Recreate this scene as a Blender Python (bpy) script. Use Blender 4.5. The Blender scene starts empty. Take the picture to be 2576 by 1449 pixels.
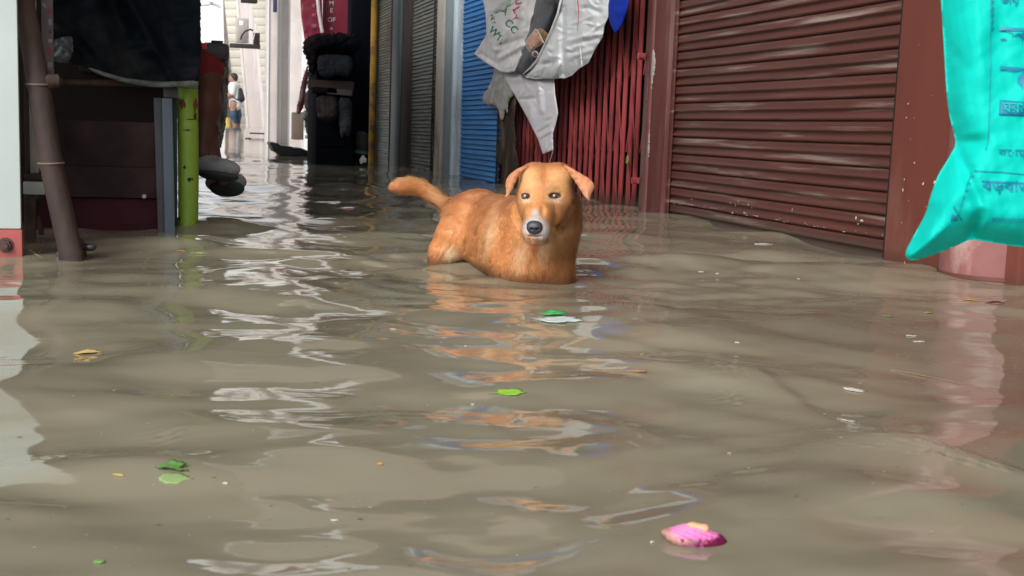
import bpy, bmesh, math, random
import numpy as np
from mathutils import Vector, Matrix
from mathutils.geometry import delaunay_2d_cdt
random.seed(7); rng = np.random.default_rng(7)
SC = bpy.context.scene
COL = SC.collection
# ------------------------------------------------------------------ camera
CAM_H, PITCH, ROLL, YAW, FQ = 0.40, math.radians(7.54), math.atan(0.036), math.radians(16.6), 2964.0
_F = np.array([math.sin(YAW)*math.cos(PITCH), math.cos(YAW)*math.cos(PITCH), -math.sin(PITCH)])
_R0 = np.array([math.cos(YAW), -math.sin(YAW), 0.0]); _U0 = np.cross(_R0, _F)
_R = math.cos(ROLL)*_R0 + math.sin(ROLL)*_U0
_U = -math.sin(ROLL)*_R0 + math.cos(ROLL)*_U0
CAM = np.array([0.0, 0.0, CAM_H])
cd = bpy.data.cameras.new('camera'); cam = bpy.data.objects.new('camera', cd); COL.objects.link(cam)
cam.matrix_world = Matrix(((_R[0], _U[0], -_F[0], 0), (_R[1], _U[1], -_F[1], 0), (_R[2], _U[2], -_F[2], CAM_H), (0, 0, 0, 1)))
cd.sensor_width = 36; cd.lens = 36*FQ/2576; cd.clip_start = 0.05; cd.clip_end = 600
cd.dof.use_dof = True; cd.dof.focus_distance = 3.2; cd.dof.aperture_fstop = 13.0
SC.camera = cam
# ------------------------------------------------------------------ sky, sun, exposure
SUN_EL, SUN_AZ = math.radians(36), math.radians(222)      # azimuth clockwise from +Y
w = bpy.data.worlds.new('World'); SC.world = w; w.use_nodes = True
nt = w.node_tree; nt.nodes.clear()
sky = nt.nodes.new('ShaderNodeTexSky'); sky.sky_type = 'NISHITA'; sky.sun_disc = False
sky.sun_elevation = SUN_EL; sky.sun_rotation = SUN_AZ; sky.air_density = 1.0; sky.dust_density = 1.5; sky.ozone_density = 1.0
hs = nt.nodes.new('ShaderNodeHueSaturation'); hs.inputs['Saturation'].default_value = 0.10
bg = nt.nodes.new('ShaderNodeBackground'); bg.inputs['Strength'].default_value = 0.13
ow = nt.nodes.new('ShaderNodeOutputWorld')
nt.links.new(sky.outputs[0], hs.inputs['Color']); nt.links.new(hs.outputs[0], bg.inputs['Color']); nt.links.new(bg.outputs[0], ow.inputs[0])
ld = bpy.data.lights.new('sun', 'SUN'); sun = bpy.data.objects.new('sun', ld); COL.objects.link(sun)
ld.energy = 1.4; ld.angle = math.radians(24); ld.color = (1.0, 0.96, 0.9)
sd = Vector((math.sin(SUN_AZ)*math.cos(SUN_EL), math.cos(SUN_AZ)*math.cos(SUN_EL), math.sin(SUN_EL)))
sun.rotation_euler = sd.to_track_quat('Z', 'Y').to_euler(); sun.location = (0, -3, 8)
SC.view_settings.view_transform = 'Standard'; SC.view_settings.look = 'None'
SC.view_settings.exposure = 0.72; SC.view_settings.gamma = 1.0
# ------------------------------------------------------------------ measuring helpers (turn a point seen in the photo into metres)
def ray(x, y): return _F + _R*((x-1288.0)/FQ) + _U*((724.5-y)/FQ)
def at_depth(x, y, d): return CAM + ray(x, y)*d
def at_wall(x, y, X):
    r = ray(x, y); return CAM + r*(X/r[0])
def at_Y(x, y, Y):
    r = ray(x, y); return CAM + r*(Y/r[1])
def at_water(x, y, z=0.0):
    r = ray(x, y); return CAM + r*((z-CAM_H)/r[2])
def wallY(x, X=2.49, y=350): return at_wall(x, y, X)[1]
def project(P):
    d = np.asarray(P, float)-CAM; wz = d@_F
    return 1288+FQ*(d@_R)/wz, 724.5-FQ*(d@_U)/wz, wz
# ------------------------------------------------------------------ materials
def lin(c):
    return tuple(((v/255)/12.92 if v/255 <= 0.04045 else ((v/255+0.055)/1.055)**2.4) for v in c)
def mat(name, col, rough=0.6, spec=0.5, metal=0.0, var=0.18, vscale=6.0, stretch=(1, 1, 1), col2=None, mix=(0.45, 0.62), mscale=5.0, mstretch=(1, 1, 1),
        bump=0.0, bscale=60.0, attr=None, alpha=1.0, trans=0.0, coat=0.0, sheen=0.0, col3=None, mix3=(0.6, 0.66), m3scale=20.0, m3stretch=(1, 1, 1), sss=0.0, rough2=None, detail=5.0, grime=None):
    m = bpy.data.materials.new(name); m.use_nodes = True; n = m.node_tree; L = n.links
    b = n.nodes['Principled BSDF']; b.inputs['Roughness'].default_value = rough; b.inputs['Specular IOR Level'].default_value = spec
    b.inputs['Metallic'].default_value = metal; b.inputs['Coat Weight'].default_value = coat; b.inputs['Sheen Weight'].default_value = sheen
    b.inputs['Alpha'].default_value = alpha; b.inputs['Transmission Weight'].default_value = trans
    if sss: b.inputs['Subsurface Weight'].default_value = sss; b.inputs['Subsurface Radius'].default_value = (0.01, 0.005, 0.003)
    tc = n.nodes.new('ShaderNodeTexCoord')
    def noise(scale, st, det=detail):
        mp = n.nodes.new('ShaderNodeMapping'); mp.inputs['Scale'].default_value = st
        nz = n.nodes.new('ShaderNodeTexNoise'); nz.inputs['Scale'].default_value = scale; nz.inputs['Detail'].default_value = det; nz.inputs['Roughness'].default_value = 0.6
        L.new(tc.outputs['Object'], mp.inputs[0]); L.new(mp.outputs[0], nz.inputs['Vector']); return nz.outputs['Fac']
    def ramp(fac, a, c):
        r = n.nodes.new('ShaderNodeMapRange'); r.inputs['From Min'].default_value = a; r.inputs['From Max'].default_value = c; r.interpolation_type = 'SMOOTHSTEP'
        L.new(fac, r.inputs['Value']); return r.outputs['Result']
    def mixc(f, a, c):
        x = n.nodes.new('ShaderNodeMix'); x.data_type = 'RGBA'
        L.new(f, x.inputs['Factor'])
        for s, v in ((x.inputs[6], a), (x.inputs[7], c)):
            if isinstance(v, tuple): s.default_value = (*v[:3], 1)
            else: L.new(v, s)
        return x.outputs[2]
    if attr:
        a = n.nodes.new('ShaderNodeVertexColor'); a.layer_name = attr; cur = a.outputs['Color']
    else: cur = tuple(col)
    if col2 is not None: cur = mixc(ramp(noise(mscale, mstretch), *mix), cur, tuple(col2))
    if col3 is not None: cur = mixc(ramp(noise(m3scale, m3stretch), *mix3), cur, tuple(col3))
    if grime is not None:      # mud line left by the flood, (height, colour)
        gp_ = n.nodes.new('ShaderNodeNewGeometry'); sx_ = n.nodes.new('ShaderNodeSeparateXYZ'); L.new(gp_.outputs['Position'], sx_.inputs[0])
        ad = n.nodes.new('ShaderNodeMath'); ad.operation = 'MULTIPLY_ADD'; ad.inputs[1].default_value = -grime[0]*1.3; L.new(noise(9.0, (1, 1, .6)), ad.inputs[0]); L.new(sx_.outputs['Z'], ad.inputs[2])
        r = n.nodes.new('ShaderNodeMapRange'); r.inputs['From Min'].default_value = grime[0]*.45; r.inputs['From Max'].default_value = -grime[0]*.65; r.interpolation_type = 'SMOOTHSTEP'; r.inputs['To Max'].default_value = .85
        L.new(ad.outputs[0], r.inputs['Value']); cur = mixc(r.outputs['Result'], cur, tuple(grime[1]))
    if var > 0:
        f = noise(vscale, stretch); r = n.nodes.new('ShaderNodeMapRange'); r.inputs['From Min'].default_value = 0.25; r.inputs['From Max'].default_value = 0.75
        r.inputs['To Min'].default_value = 1-var; r.inputs['To Max'].default_value = 1+var; L.new(f, r.inputs['Value'])
        v = n.nodes.new('ShaderNodeVectorMath'); v.operation = 'SCALE'
        if isinstance(cur, tuple): v.inputs[0].default_value = cur
        else: L.new(cur, v.inputs[0])
        L.new(r.outputs['Result'], v.inputs['Scale']); cur = v.outputs[0]
    if isinstance(cur, tuple): b.inputs['Base Color'].default_value = (*cur, 1)
    else: L.new(cur, b.inputs['Base Color'])
    if rough2 is not None:
        f = noise(vscale*1.7, stretch); r = n.nodes.new('ShaderNodeMapRange'); r.inputs['From Min'].default_value = 0.35; r.inputs['From Max'].default_value = 0.65
        r.inputs['To Min'].default_value = rough; r.inputs['To Max'].default_value = rough2; L.new(f, r.inputs['Value']); L.new(r.outputs['Result'], b.inputs['Roughness'])
    if bump > 0:
        f = noise(bscale, stretch); bp = n.nodes.new('ShaderNodeBump'); bp.inputs['Strength'].default_value = 1.0; bp.inputs['Distance'].default_value = bump
        L.new(f, bp.inputs['Height']); L.new(bp.outputs[0], b.inputs['Normal'])
    return m
# ------------------------------------------------------------------ objects
def thing(name, label, cat, loc=(0, 0, 0), group=None):
    o = bpy.data.objects.new(name, None); COL.objects.link(o); o.location = loc; o.empty_display_size = 0.05
    o['label'] = label; o['category'] = cat
    if group: o['group'] = group
    return o
def tag(o, label, cat, group=None, kind=None):
    if label: o['label'] = label
    if cat: o['category'] = cat
    if group: o['group'] = group
    if kind: o['kind'] = kind
    return o
def root_loc(p):
    v = Vector((0, 0, 0))
    while p is not None: v += p.location; p = p.parent
    return v
def mesh_obj(name, verts, faces, material, parent=None, smooth=True, colors=None, label=None, loc=None, angle=None):
    """verts in world metres"""
    verts = np.asarray(verts, float)
    if loc is None: base = root_loc(parent) if parent is not None else Vector((0, 0, 0))
    else: base = Vector(loc)
    me = bpy.data.meshes.new(name)
    me.from_pydata((verts-np.array(base)).tolist(), [], [tuple(int(i) for i in f) for f in faces])
    me.update()
    if smooth: me.shade_smooth()
    if angle is not None: me.set_sharp_from_angle(angle=math.radians(angle))
    if colors is not None:
        ca = me.color_attributes.new('Col', 'FLOAT_COLOR', 'POINT')
        c4 = np.ones((len(verts), 4), np.float32); c4[:, :3] = colors; ca.data.foreach_set('color', c4.ravel())
    if isinstance(material, (list, tuple)):
        for mm in material: me.materials.append(mm)
    elif material: me.materials.append(material)
    o = bpy.data.objects.new(name, me); COL.objects.link(o)
    if parent is not None: o.parent = parent
    elif loc is not None: o.location = base
    if label: o['label'] = label
    return o
class MB:
    """collects world-space pieces for ONE mesh object"""
    def __init__(s): s.v = []; s.f = []; s.n = 0
    def add(s, v, f):
        v = np.asarray(v, float); s.v.append(v); s.f += [tuple(int(i)+s.n for i in q) for q in f]; s.n += len(v); return s
    def box(s, lo, hi, bev=0.004, M=None):
        lo = np.array(lo, float); hi = np.array(hi, float); bm = bmesh.new(); bmesh.ops.create_cube(bm, size=1)
        for q in bm.verts: q.co = Vector((lo+hi)/2 + np.array(q.co)*(hi-lo))
        if bev: bmesh.ops.bevel(bm, geom=list(bm.edges), offset=min(bev, 0.45*float(min(hi-lo))), segments=2, affect='EDGES', profile=0.5)
        bm.verts.index_update(); v = np.array([list(q.co) for q in bm.verts]); f = [[q.index for q in p.verts] for p in bm.faces]; bm.free()
        if M is not None: v = v@np.array(M.to_3x3()).T + np.array(M.to_translation())
        return s.add(v, f)
    def prism(s, poly, vec, bev=0.0):
        """poly: list of 3d points (planar), extruded by vec"""
        n = len(poly); a = np.array(poly, float); v = np.vstack([a, a+np.array(vec, float)])
        f = [list(range(n))[::-1], [n+i for i in range(n)]] + [[i, (i+1) % n, n+(i+1) % n, n+i] for i in range(n)]
        if bev:
            bm = bmesh.new(); vs = [bm.verts.new(p) for p in v]; [bm.faces.new([vs[i] for i in q]) for q in f]
            bmesh.ops.recalc_face_normals(bm, faces=list(bm.faces)); bmesh.ops.bevel(bm, geom=list(bm.edges), offset=bev, segments=2, affect='EDGES', profile=0.5)
            bm.verts.index_update(); v = np.array([list(q.co) for q in bm.verts]); f = [[q.index for q in p.verts] for p in bm.faces]; bm.free()
        return s.add(v, f)
    def tube(s, pts, rad, seg=10, cap=True):
        pts = np.array(pts, float); n = len(pts)
        rad = np.full(n, rad, float) if np.isscalar(rad) else np.array(rad, float)
        V = []; F = []; up = np.array([0.13, 0.21, 0.97])
        for i in range(n):
            t = pts[min(i+1, n-1)]-pts[max(i-1, 0)]; t /= np.linalg.norm(t)+1e-9
            a = np.cross(t, up)
            if np.linalg.norm(a) < 0.2: a = np.cross(t, np.array([1.0, 0.1, 0]))
            a /= np.linalg.norm(a); b = np.cross(t, a)
            for k in range(seg):
                th = 2*math.pi*k/seg; V.append(pts[i]+rad[i]*(a*math.cos(th)+b*math.sin(th)))
        for i in range(n-1):
            for k in range(seg):
                k2 = (k+1) % seg; F.append([i*seg+k, i*seg+k2, (i+1)*seg+k2, (i+1)*seg+k])
        if cap: F.append([k for k in range(seg)][::-1]); F.append([(n-1)*seg+k for k in range(seg)])
        return s.add(V, F)
    def build(s, name, material, parent=None, smooth=True, angle=35, **kw):
        return mesh_obj(name, np.vstack(s.v), s.f, material, parent, smooth, angle=angle, **kw)
def smooth_noise(P, scale, seed=0, octs=3):
    """cheap value noise made of rotated sines, P (n,2|3)"""
    r = np.random.default_rng(seed); P = np.asarray(P, float)*scale; out = np.zeros(len(P)); amp = 1.0; tot = 0
    for o in range(octs):
        for k in range(4):
            d = r.normal(size=P.shape[1]); d /= np.linalg.norm(d); q = r.normal(size=P.shape[1]); q /= np.linalg.norm(q)
            out += amp*np.sin(P@d*6.28*(1+0.3*k) + r.uniform(0, 6.28) + 1.3*np.sin(P@q*4.1+r.uniform(0, 6.28)))*0.25
        tot += amp; amp *= 0.55; P = P*2.03
    return out/tot
def ridge(P, scale, seed=0, aniso=(1, 1)):
    n = smooth_noise(np.asarray(P)*np.array(aniso), scale, seed, 2); return 1-np.abs(n)*2.2
def inside(poly, P):
    x, y = P[:, 0], P[:, 1]; c = np.zeros(len(P), bool); n = len(poly)
    for i in range(n):
        x1, y1 = poly[i]; x2, y2 = poly[(i+1) % n]
        cond = ((y1 > y) != (y2 > y)) & (x < (x2-x1)*(y-y1)/((y2-y1) if abs(y2-y1) > 1e-9 else 1e-9)+x1); c ^= cond
    return c
def edge_dist(poly, P):
    d = np.full(len(P), 1e9); n = len(poly)
    for i in range(n):
        a = np.array(poly[i], float); b = np.array(poly[(i+1) % n], float); ab = b-a
        t = np.clip(((P-a)@ab)/(ab@ab+1e-12), 0, 1); d = np.minimum(d, np.linalg.norm(P-a-t[:, None]*ab, axis=1))
    return d
def densify(poly, step, jag=0.0, seed=0, rounds=1):
    poly = [np.array(p, float) for p in poly]
    for _ in range(rounds):     # corner cutting keeps it soft
        q = []
        for i in range(len(poly)):
            a, b = poly[i], poly[(i+1) % len(poly)]; q += [a*0.8+b*0.2, a*0.2+b*0.8]
        poly = q
    r = np.random.default_rng(seed); out = []
    for i in range(len(poly)):
        a, b = poly[i], poly[(i+1) % len(poly)]; n = max(1, int(np.linalg.norm(b-a)/step))
        for k in range(n):
            p = a+(b-a)*k/n
            if jag: p = p+r.normal(size=2)*jag
            out.append(p)
    return out
def tri_fill(poly, step, seed=0):
    poly = np.array(poly); lo = poly.min(0); hi = poly.max(0)
    gx, gy = np.meshgrid(np.arange(lo[0], hi[0], step), np.arange(lo[1], hi[1], step*0.87))
    gx[1::2] += step/2; G = np.stack([gx.ravel(), gy.ravel()], 1); r = np.random.default_rng(seed); G += r.normal(size=G.shape)*step*0.08
    G = G[inside(poly, G)]; G = G[edge_dist(poly, G) > step*0.55]
    n = len(poly); pts = [Vector((float(a), float(b))) for a, b in np.vstack([poly, G])]
    res = delaunay_2d_cdt(pts, [(i, (i+1) % n) for i in range(n)], [], 1, 1e-6)
    return np.array([[v.x, v.y] for v in res[0]]), [tuple(f) for f in res[2]]
def sheet(name, outline, step, frame, off, material, parent=None, thick=0.002, back=None, jag=0.0, seed=0, rounds=1, colorf=None, **kw):
    """a sheet of cloth / plastic: outline and step in photo units, frame(x,y)->world point, off(P,edge)->metres out along nrm; back(P,edge) for a puffed body"""
    poly = densify(outline, step*0.7, jag, seed, rounds); P, F = tri_fill(poly, step, seed)
    ed = edge_dist(np.array(poly), P); fr, nrm = frame; base = np.array([fr(a, b) for a, b in P]); nn = np.array(nrm, float)
    o1 = off(P, ed); o2 = o1-thick if back is None else back(P, ed)
    V1 = base+nn*o1[:, None]; V2 = base+nn*o2[:, None]; n = len(P)
    cnt = {}
    for f in F:
        for i in range(len(f)): e = (f[i], f[(i+1) % len(f)]); cnt[e] = 1
    # orient so that the face normal looks along nrm
    a, b, c = F[0][:3]; nz = np.cross(V1[b]-V1[a], V1[c]-V1[a]); flip = (nz@nn) < 0
    FF = []
    for f in F: FF.append(tuple(f[::-1]) if flip else tuple(f)); FF.append(tuple(n+i for i in (f if flip else f[::-1])))
    for (i, j) in list(cnt):
        if (j, i) not in cnt: FF.append((i, j, n+j, n+i) if flip else (j, i, n+i, n+j))
    cols = None
    if colorf is not None: cc = colorf(P); cols = np.vstack([cc, cc])
    o = mesh_obj(name, np.vstack([V1, V2]), FF, material, parent, True, colors=cols, **kw)
    return o
def wall_frame(X, out=0.0): return (lambda x, y: at_wall(x, y, X-out)), (-1.0, 0.0, 0.0)
def wall_frame_c(X, cx=1400, cy=150):
    n_ = -ray(cx, cy); n_[2] = 0; n_ /= np.linalg.norm(n_); return (lambda x, y: at_wall(x, y, X)), tuple(n_)
def crumple(x, y, seed, n, x0, x1, y0, y1, amp, ln=90, w_=11):
    r = np.random.default_rng(seed); o = np.zeros(len(x))
    for i in range(n):
        a, b, t = r.uniform(x0, x1), r.uniform(y0, y1), r.uniform(0, math.pi); l = ln*(.5+r.random()); o = o+r.choice([-1, 1])*amp*(.5+r.random())*fold(x, y, a, b, a+l*math.cos(t), b+l*math.sin(t), w_*(.6+r.random()), l*.45)
    return o
def fold(x, y, x1, y1, x2, y2, w_, fade=40):
    """crisp crease: a tent with a sharp ridge line"""
    dx, dy = x2-x1, y2-y1; L_ = math.hypot(dx, dy); t = ((x-x1)*dx+(y-y1)*dy)/L_**2; d = np.abs(((x-x1)*dy-(y-y1)*dx)/L_)
    return np.clip(1-d/(w_*1.6), 0, 1)**1.15*np.clip((t+.02)*L_/fade, 0, 1)*np.clip((1.02-t)*L_/fade, 0, 1)
def Y_frame(Y): return (lambda x, y: at_Y(x, y, Y)), (0.0, -1.0, 0.0)
def text_part(name, s, cx, cy, h, rot, frame, off, material, parent, shear=0.0, bold=0.0, sx=1.0, lift=0.002):
    """lettering laid on a surface: centre, height and angle in photo units"""
    c = bpy.data.curves.new('tmp', 'FONT'); c.body = s; c.align_x = 'CENTER'; c.align_y = 'CENTER'; c.offset = bold; c.resolution_u = 3
    o = bpy.data.objects.new('tmp', c); COL.objects.link(o); bpy.context.view_layer.update()
    me = bpy.data.meshes.new_from_object(o.evaluated_get(bpy.context.evaluated_depsgraph_get())); bpy.data.objects.remove(o); bpy.data.curves.remove(c)
    bm = bmesh.new(); bm.from_mesh(me); bmesh.ops.subdivide_edges(bm, edges=[e for e in bm.edges if e.calc_length() > 0.15], cuts=2, use_grid_fill=False)
    bmesh.ops.triangulate(bm, faces=list(bm.faces)); bm.verts.index_update()
    v = np.array([list(q.co) for q in bm.verts]); f = [[q.index for q in p.verts] for p in bm.faces]; bm.free(); bpy.data.meshes.remove(me)
    x = v[:, 0]*h/0.7*sx; y = -v[:, 1]*h/0.7; x = x-shear*y
    P = np.stack([cx+x*math.cos(rot)-y*math.sin(rot), cy+x*math.sin(rot)+y*math.cos(rot)], 1)
    fr, nrm = frame; base = np.array([fr(a, b) for a, b in P])+np.array(nrm)*(off(P)+lift)[:, None]
    a, b, c_ = f[0]; flip = np.cross(base[b]-base[a], base[c_]-base[a])@np.array(nrm) < 0
    return mesh_obj(name, base, [q[::-1] for q in f] if flip else f, material, parent, False)
# ------------------------------------------------------------------ implicit bodies
class Field:
    def __init__(s, lo, hi, h, k): s.lo = np.array(lo, float); s.h = h; s.n = np.ceil((np.array(hi)-s.lo)/h).astype(int)+1; s.k = k; s.S = np.full(s.n, 1e-30, np.float32); s.cv = None
    def win(s, c, R):
        a = np.clip(((c-R-s.lo)/s.h).astype(int), 0, s.n-1); b = np.clip(((c+R-s.lo)/s.h).astype(int)+2, 1, s.n)
        g = [s.lo[i]+s.h*np.arange(a[i], b[i]) for i in range(3)]
        return tuple(slice(a[i], b[i]) for i in range(3)), np.meshgrid(*g, indexing='ij', sparse=True)
    def _ell(s, c, r, M, pad):
        c = np.array(c, float); r = np.array(r, float); sl, (X, Y, Z) = s.win(c, r.max()+pad); X = X-c[0]; Y = Y-c[1]; Z = Z-c[2]
        M = np.eye(3) if M is None else M      # rows = axes
        a = [M[i, 0]*X+M[i, 1]*Y+M[i, 2]*Z for i in range(3)]
        k0 = np.sqrt(sum((a[i]/r[i])**2 for i in range(3))); k1 = np.sqrt(sum((a[i]/r[i]**2)**2 for i in range(3)))+1e-9
        return sl, k0*(k0-1)/k1
    def ell(s, c, r, M=None):
        sl, d = s._ell(c, r, M, 9*s.k); s.S[sl] += np.exp(-np.clip(d/s.k, -60, 60)).astype(np.float32)
    def cone(s, a, b, ra, rb):
        a = np.array(a, float); b = np.array(b, float); c = (a+b)/2; sl, (X, Y, Z) = s.win(c, np.linalg.norm(b-a)/2+max(ra, rb)+9*s.k)
        ab = b-a; t = np.clip(((X-a[0])*ab[0]+(Y-a[1])*ab[1]+(Z-a[2])*ab[2])/(ab@ab), 0, 1)
        d = np.sqrt((X-a[0]-t*ab[0])**2+(Y-a[1]-t*ab[1])**2+(Z-a[2]-t*ab[2])**2)-(ra+(rb-ra)*t)
        s.S[sl] += np.exp(-np.clip(d/s.k, -60, 60)).astype(np.float32)
    def chain(s, pts, rad):
        for i in range(len(pts)-1): s.cone(pts[i], pts[i+1], rad[i], rad[i+1])
    def bake(s): s.F = (-s.k*np.log(s.S)).astype(np.float32); return s
    def carve(s, c, r, M=None, k=0.003):
        sl, d = s._ell(c, r, M, 0.02); a = s.F[sl]; b = -d; h = np.clip(0.5+0.5*(a-b)/k, 0, 1); s.F[sl] = b+(a-b)*h+k*h*(1-h)
    def mesh(s):
        import openvdb as vdb
        g = vdb.FloatGrid(0.1); g.copyFromArray(np.ascontiguousarray(s.F)); p, t, q = g.convertToPolygons(isovalue=0.0, adaptivity=0.0)
        V = s.lo+p*s.h; F = [tuple(f) for f in q]+[tuple(f) for f in t]
        a, b, c, d = (V[q[:, i]] for i in range(4)); nn = np.cross(c-a, d-b); ctr = (a+c)/2
        vol = (nn*(ctr-V.mean(0))).sum()
        if vol < 0: F = [f[::-1] for f in F]
        return V, F
def vert_normals(V, F):
    N = np.zeros_like(V); Q = np.array([f for f in F if len(f) == 4]); T = np.array([f for f in F if len(f) == 3])
    for A in (Q, T):
        if len(A) == 0: continue
        n = np.cross(V[A[:, 2]]-V[A[:, 0]], V[A[:, -1]]-V[A[:, 1]]) if A.shape[1] == 4 else np.cross(V[A[:, 1]]-V[A[:, 0]], V[A[:, 2]]-V[A[:, 0]])
        for k in range(A.shape[1]): np.add.at(N, A[:, k], n)
    return N/(np.linalg.norm(N, axis=1)[:, None]+1e-12)
def rotf(fwd, up):
    f = np.array(fwd, float); f /= np.linalg.norm(f); u = np.array(up, float); u -= f*(u@f); u /= np.linalg.norm(u); return np.array([np.cross(f, u), f, u])
def uv_sphere(c, r, M=None, nu=24, nv=16):
    V = []; F = []
    for i in range(nv+1):
        for j in range(nu):
            t = math.pi*i/nv; p = 2*math.pi*j/nu; V.append([r[0]*math.sin(t)*math.cos(p), r[1]*math.sin(t)*math.sin(p), r[2]*math.cos(t)])
    for i in range(nv):
        for j in range(nu): F.append((i*nu+j, (i+1)*nu+j, (i+1)*nu+(j+1) % nu, i*nu+(j+1) % nu))
    V = np.array(V)
    if M is not None: V = V@M
    return V+np.array(c), F
# ================================================================== ground and water
def ramp_z(Y): t = np.clip((Y-14)/15.0, 0, 1); return 0.27*t*t*(3-2*t)
def fan_rows():
    ys = [0.7]
    while ys[-1] < 60: ys.append(ys[-1]+max(0.0042, ys[-1]**2*0.0016))
    return np.array(ys)
WV = []
_r = np.random.default_rng(11)
for i in range(46):
    lam = 0.075*(1.3/0.075)**(_r.random()**0.85); th = _r.normal(math.pi/2-0.25, 0.75); s = 0.0180*(0.5+1.0*_r.random())*(1.35 if .16 < lam < .42 else (1.25 if lam > 0.42 else 0.36))
    WV.append((lam, math.cos(th), math.sin(th), s*lam/(2*math.pi), _r.uniform(0, 6.28)))
RIP = []   # short gusts and wakes that carry small sharp ripples: centre x,y in the photo, length, width, angle on the water
for (x, y, a, b, th) in ((1810, 937, .075, .05, 1.3), (1835, 1000, .05, .03, 1.0), (2190, 1108, .085, .028, -0.75), (2330, 1160, .07, .02, -0.7), (2480, 1200, .08, .018, -0.6),
                         (120, 1140, .11, .018, 0.3), (420, 1092, .03, .03, 1.0), (2360, 1185, .18, .01, -0.66)):
    p = at_water(x, y); RIP.append((p[0], p[1], a, b, th))
DOGC = at_water(1300, 690)
CREST = [at_water(x, y)[:2] for x, y in ((1640, 880), (1760, 905), (1900, 950), (2030, 1020), (2170, 1090), (2350, 1162), (2576, 1215), (2700, 1240))]
def wave(X, Y, spacing=None):
    X = np.asarray(X, float); Y = np.asarray(Y, float)
    wx = X+0.06*np.sin(2.1*Y+1.3*X)+0.03*np.sin(5.3*X-3.1*Y+1); wy = Y+0.07*np.sin(1.7*X+2.4*Y+2)+0.03*np.sin(4.7*Y+3.9*X)
    h = np.zeros_like(X)
    env = 0.75+0.45*np.sin(1.9*X+0.7*Y+0.5)*np.sin(1.3*Y-0.8*X+1.1)
    for lam, cx, cy, a, ph in WV:
        f = 1.0 if spacing is None else np.clip((lam/(spacing+1e-6)-2.2)/2.5, 0, 1)
        arg = 2*math.pi/lam*(wx*cx+wy*cy)+ph
        h += a*f*(np.sin(arg)+0.22*np.cos(2*arg+ph))*(env if lam < 0.5 else 1.0)
    r = np.hypot(X-DOGC[0], Y-DOGC[1]); f = 1.0 if spacing is None else np.clip((0.11/(spacing+1e-6)-2.2)/2.5, 0, 1)
    h += f*0.0011*np.sin(2*math.pi*r/0.13)*np.exp(-((r-0.45)/0.5)**2)*(0.6+0.4*np.sin(3*np.arctan2(Y-DOGC[1], X-DOGC[0])+1))
    dm = np.full(X.shape, 9.0); tt = np.zeros_like(X); sg_ = np.zeros_like(X)
    for i in range(len(CREST)-1):      # the low bow wave that runs down to the right
        ax, ay = CREST[i]; ex, ey = CREST[i+1]-CREST[i]; L2 = ex*ex+ey*ey; t = np.clip(((X-ax)*ex+(Y-ay)*ey)/L2, 0, 1); qx, qy = X-ax-t*ex, Y-ay-t*ey; d = np.hypot(qx, qy)
        m = d < dm; sg_ = np.where(m, np.sign(ex*qy-ey*qx), sg_); tt = np.where(m, (i+t)/(len(CREST)-1), tt); dm = np.where(m, d, dm)
    sd_ = dm*sg_; h += .0048*np.exp(-(sd_/np.where(sd_ > 0, .022, .055))**2)*np.clip(tt*4, 0, 1)
    if spacing is None or spacing < .02 or True:
        fs = 1.0 if spacing is None else np.clip((0.05/(spacing+1e-6)-2.0)/2.0, 0, 1)
        for (dx_, dy_, r0_) in ((DOGC[0]+.02, DOGC[1]+.10, .17), (DOGC[0]-.20, DOGC[1]+.42, .07)):
            r = np.hypot(X-dx_, Y-dy_); h += fs*.0012*np.sin(2*math.pi*r/.05)*np.exp(-((r-r0_)/.07)**2)*(.6+.4*np.sin(5*np.arctan2(Y-dy_, X-dx_)))
    for px, py, a, b, th in RIP:
        u = (X-px)*math.cos(th)+(Y-py)*math.sin(th); v = -(X-px)*math.sin(th)+(Y-py)*math.cos(th)
        e = np.exp(-(u/a)**2-(v/b)**2); m = e > 0.01
        if m.any():
            uu, vv = u[m], v[m]; q_ = smooth_noise(np.stack([uu, vv*2.2], 1), 14, 3, 2); h[m] += e[m]*0.0016*np.clip(.35+1.5*q_, 0, 1.3)*(np.sin(2*math.pi*(vv/0.017+0.7*np.sin(uu*31+2*q_)))+0.7*np.sin(2*math.pi*(uu*0.5+vv)/0.023+1+1.6*np.sin(uu*47+3*q_)))
    return h
def surf_z(x, y): return float(wave(np.array([x]), np.array([y]))[0])+float(ramp_z(np.array([y]))[0])
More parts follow.
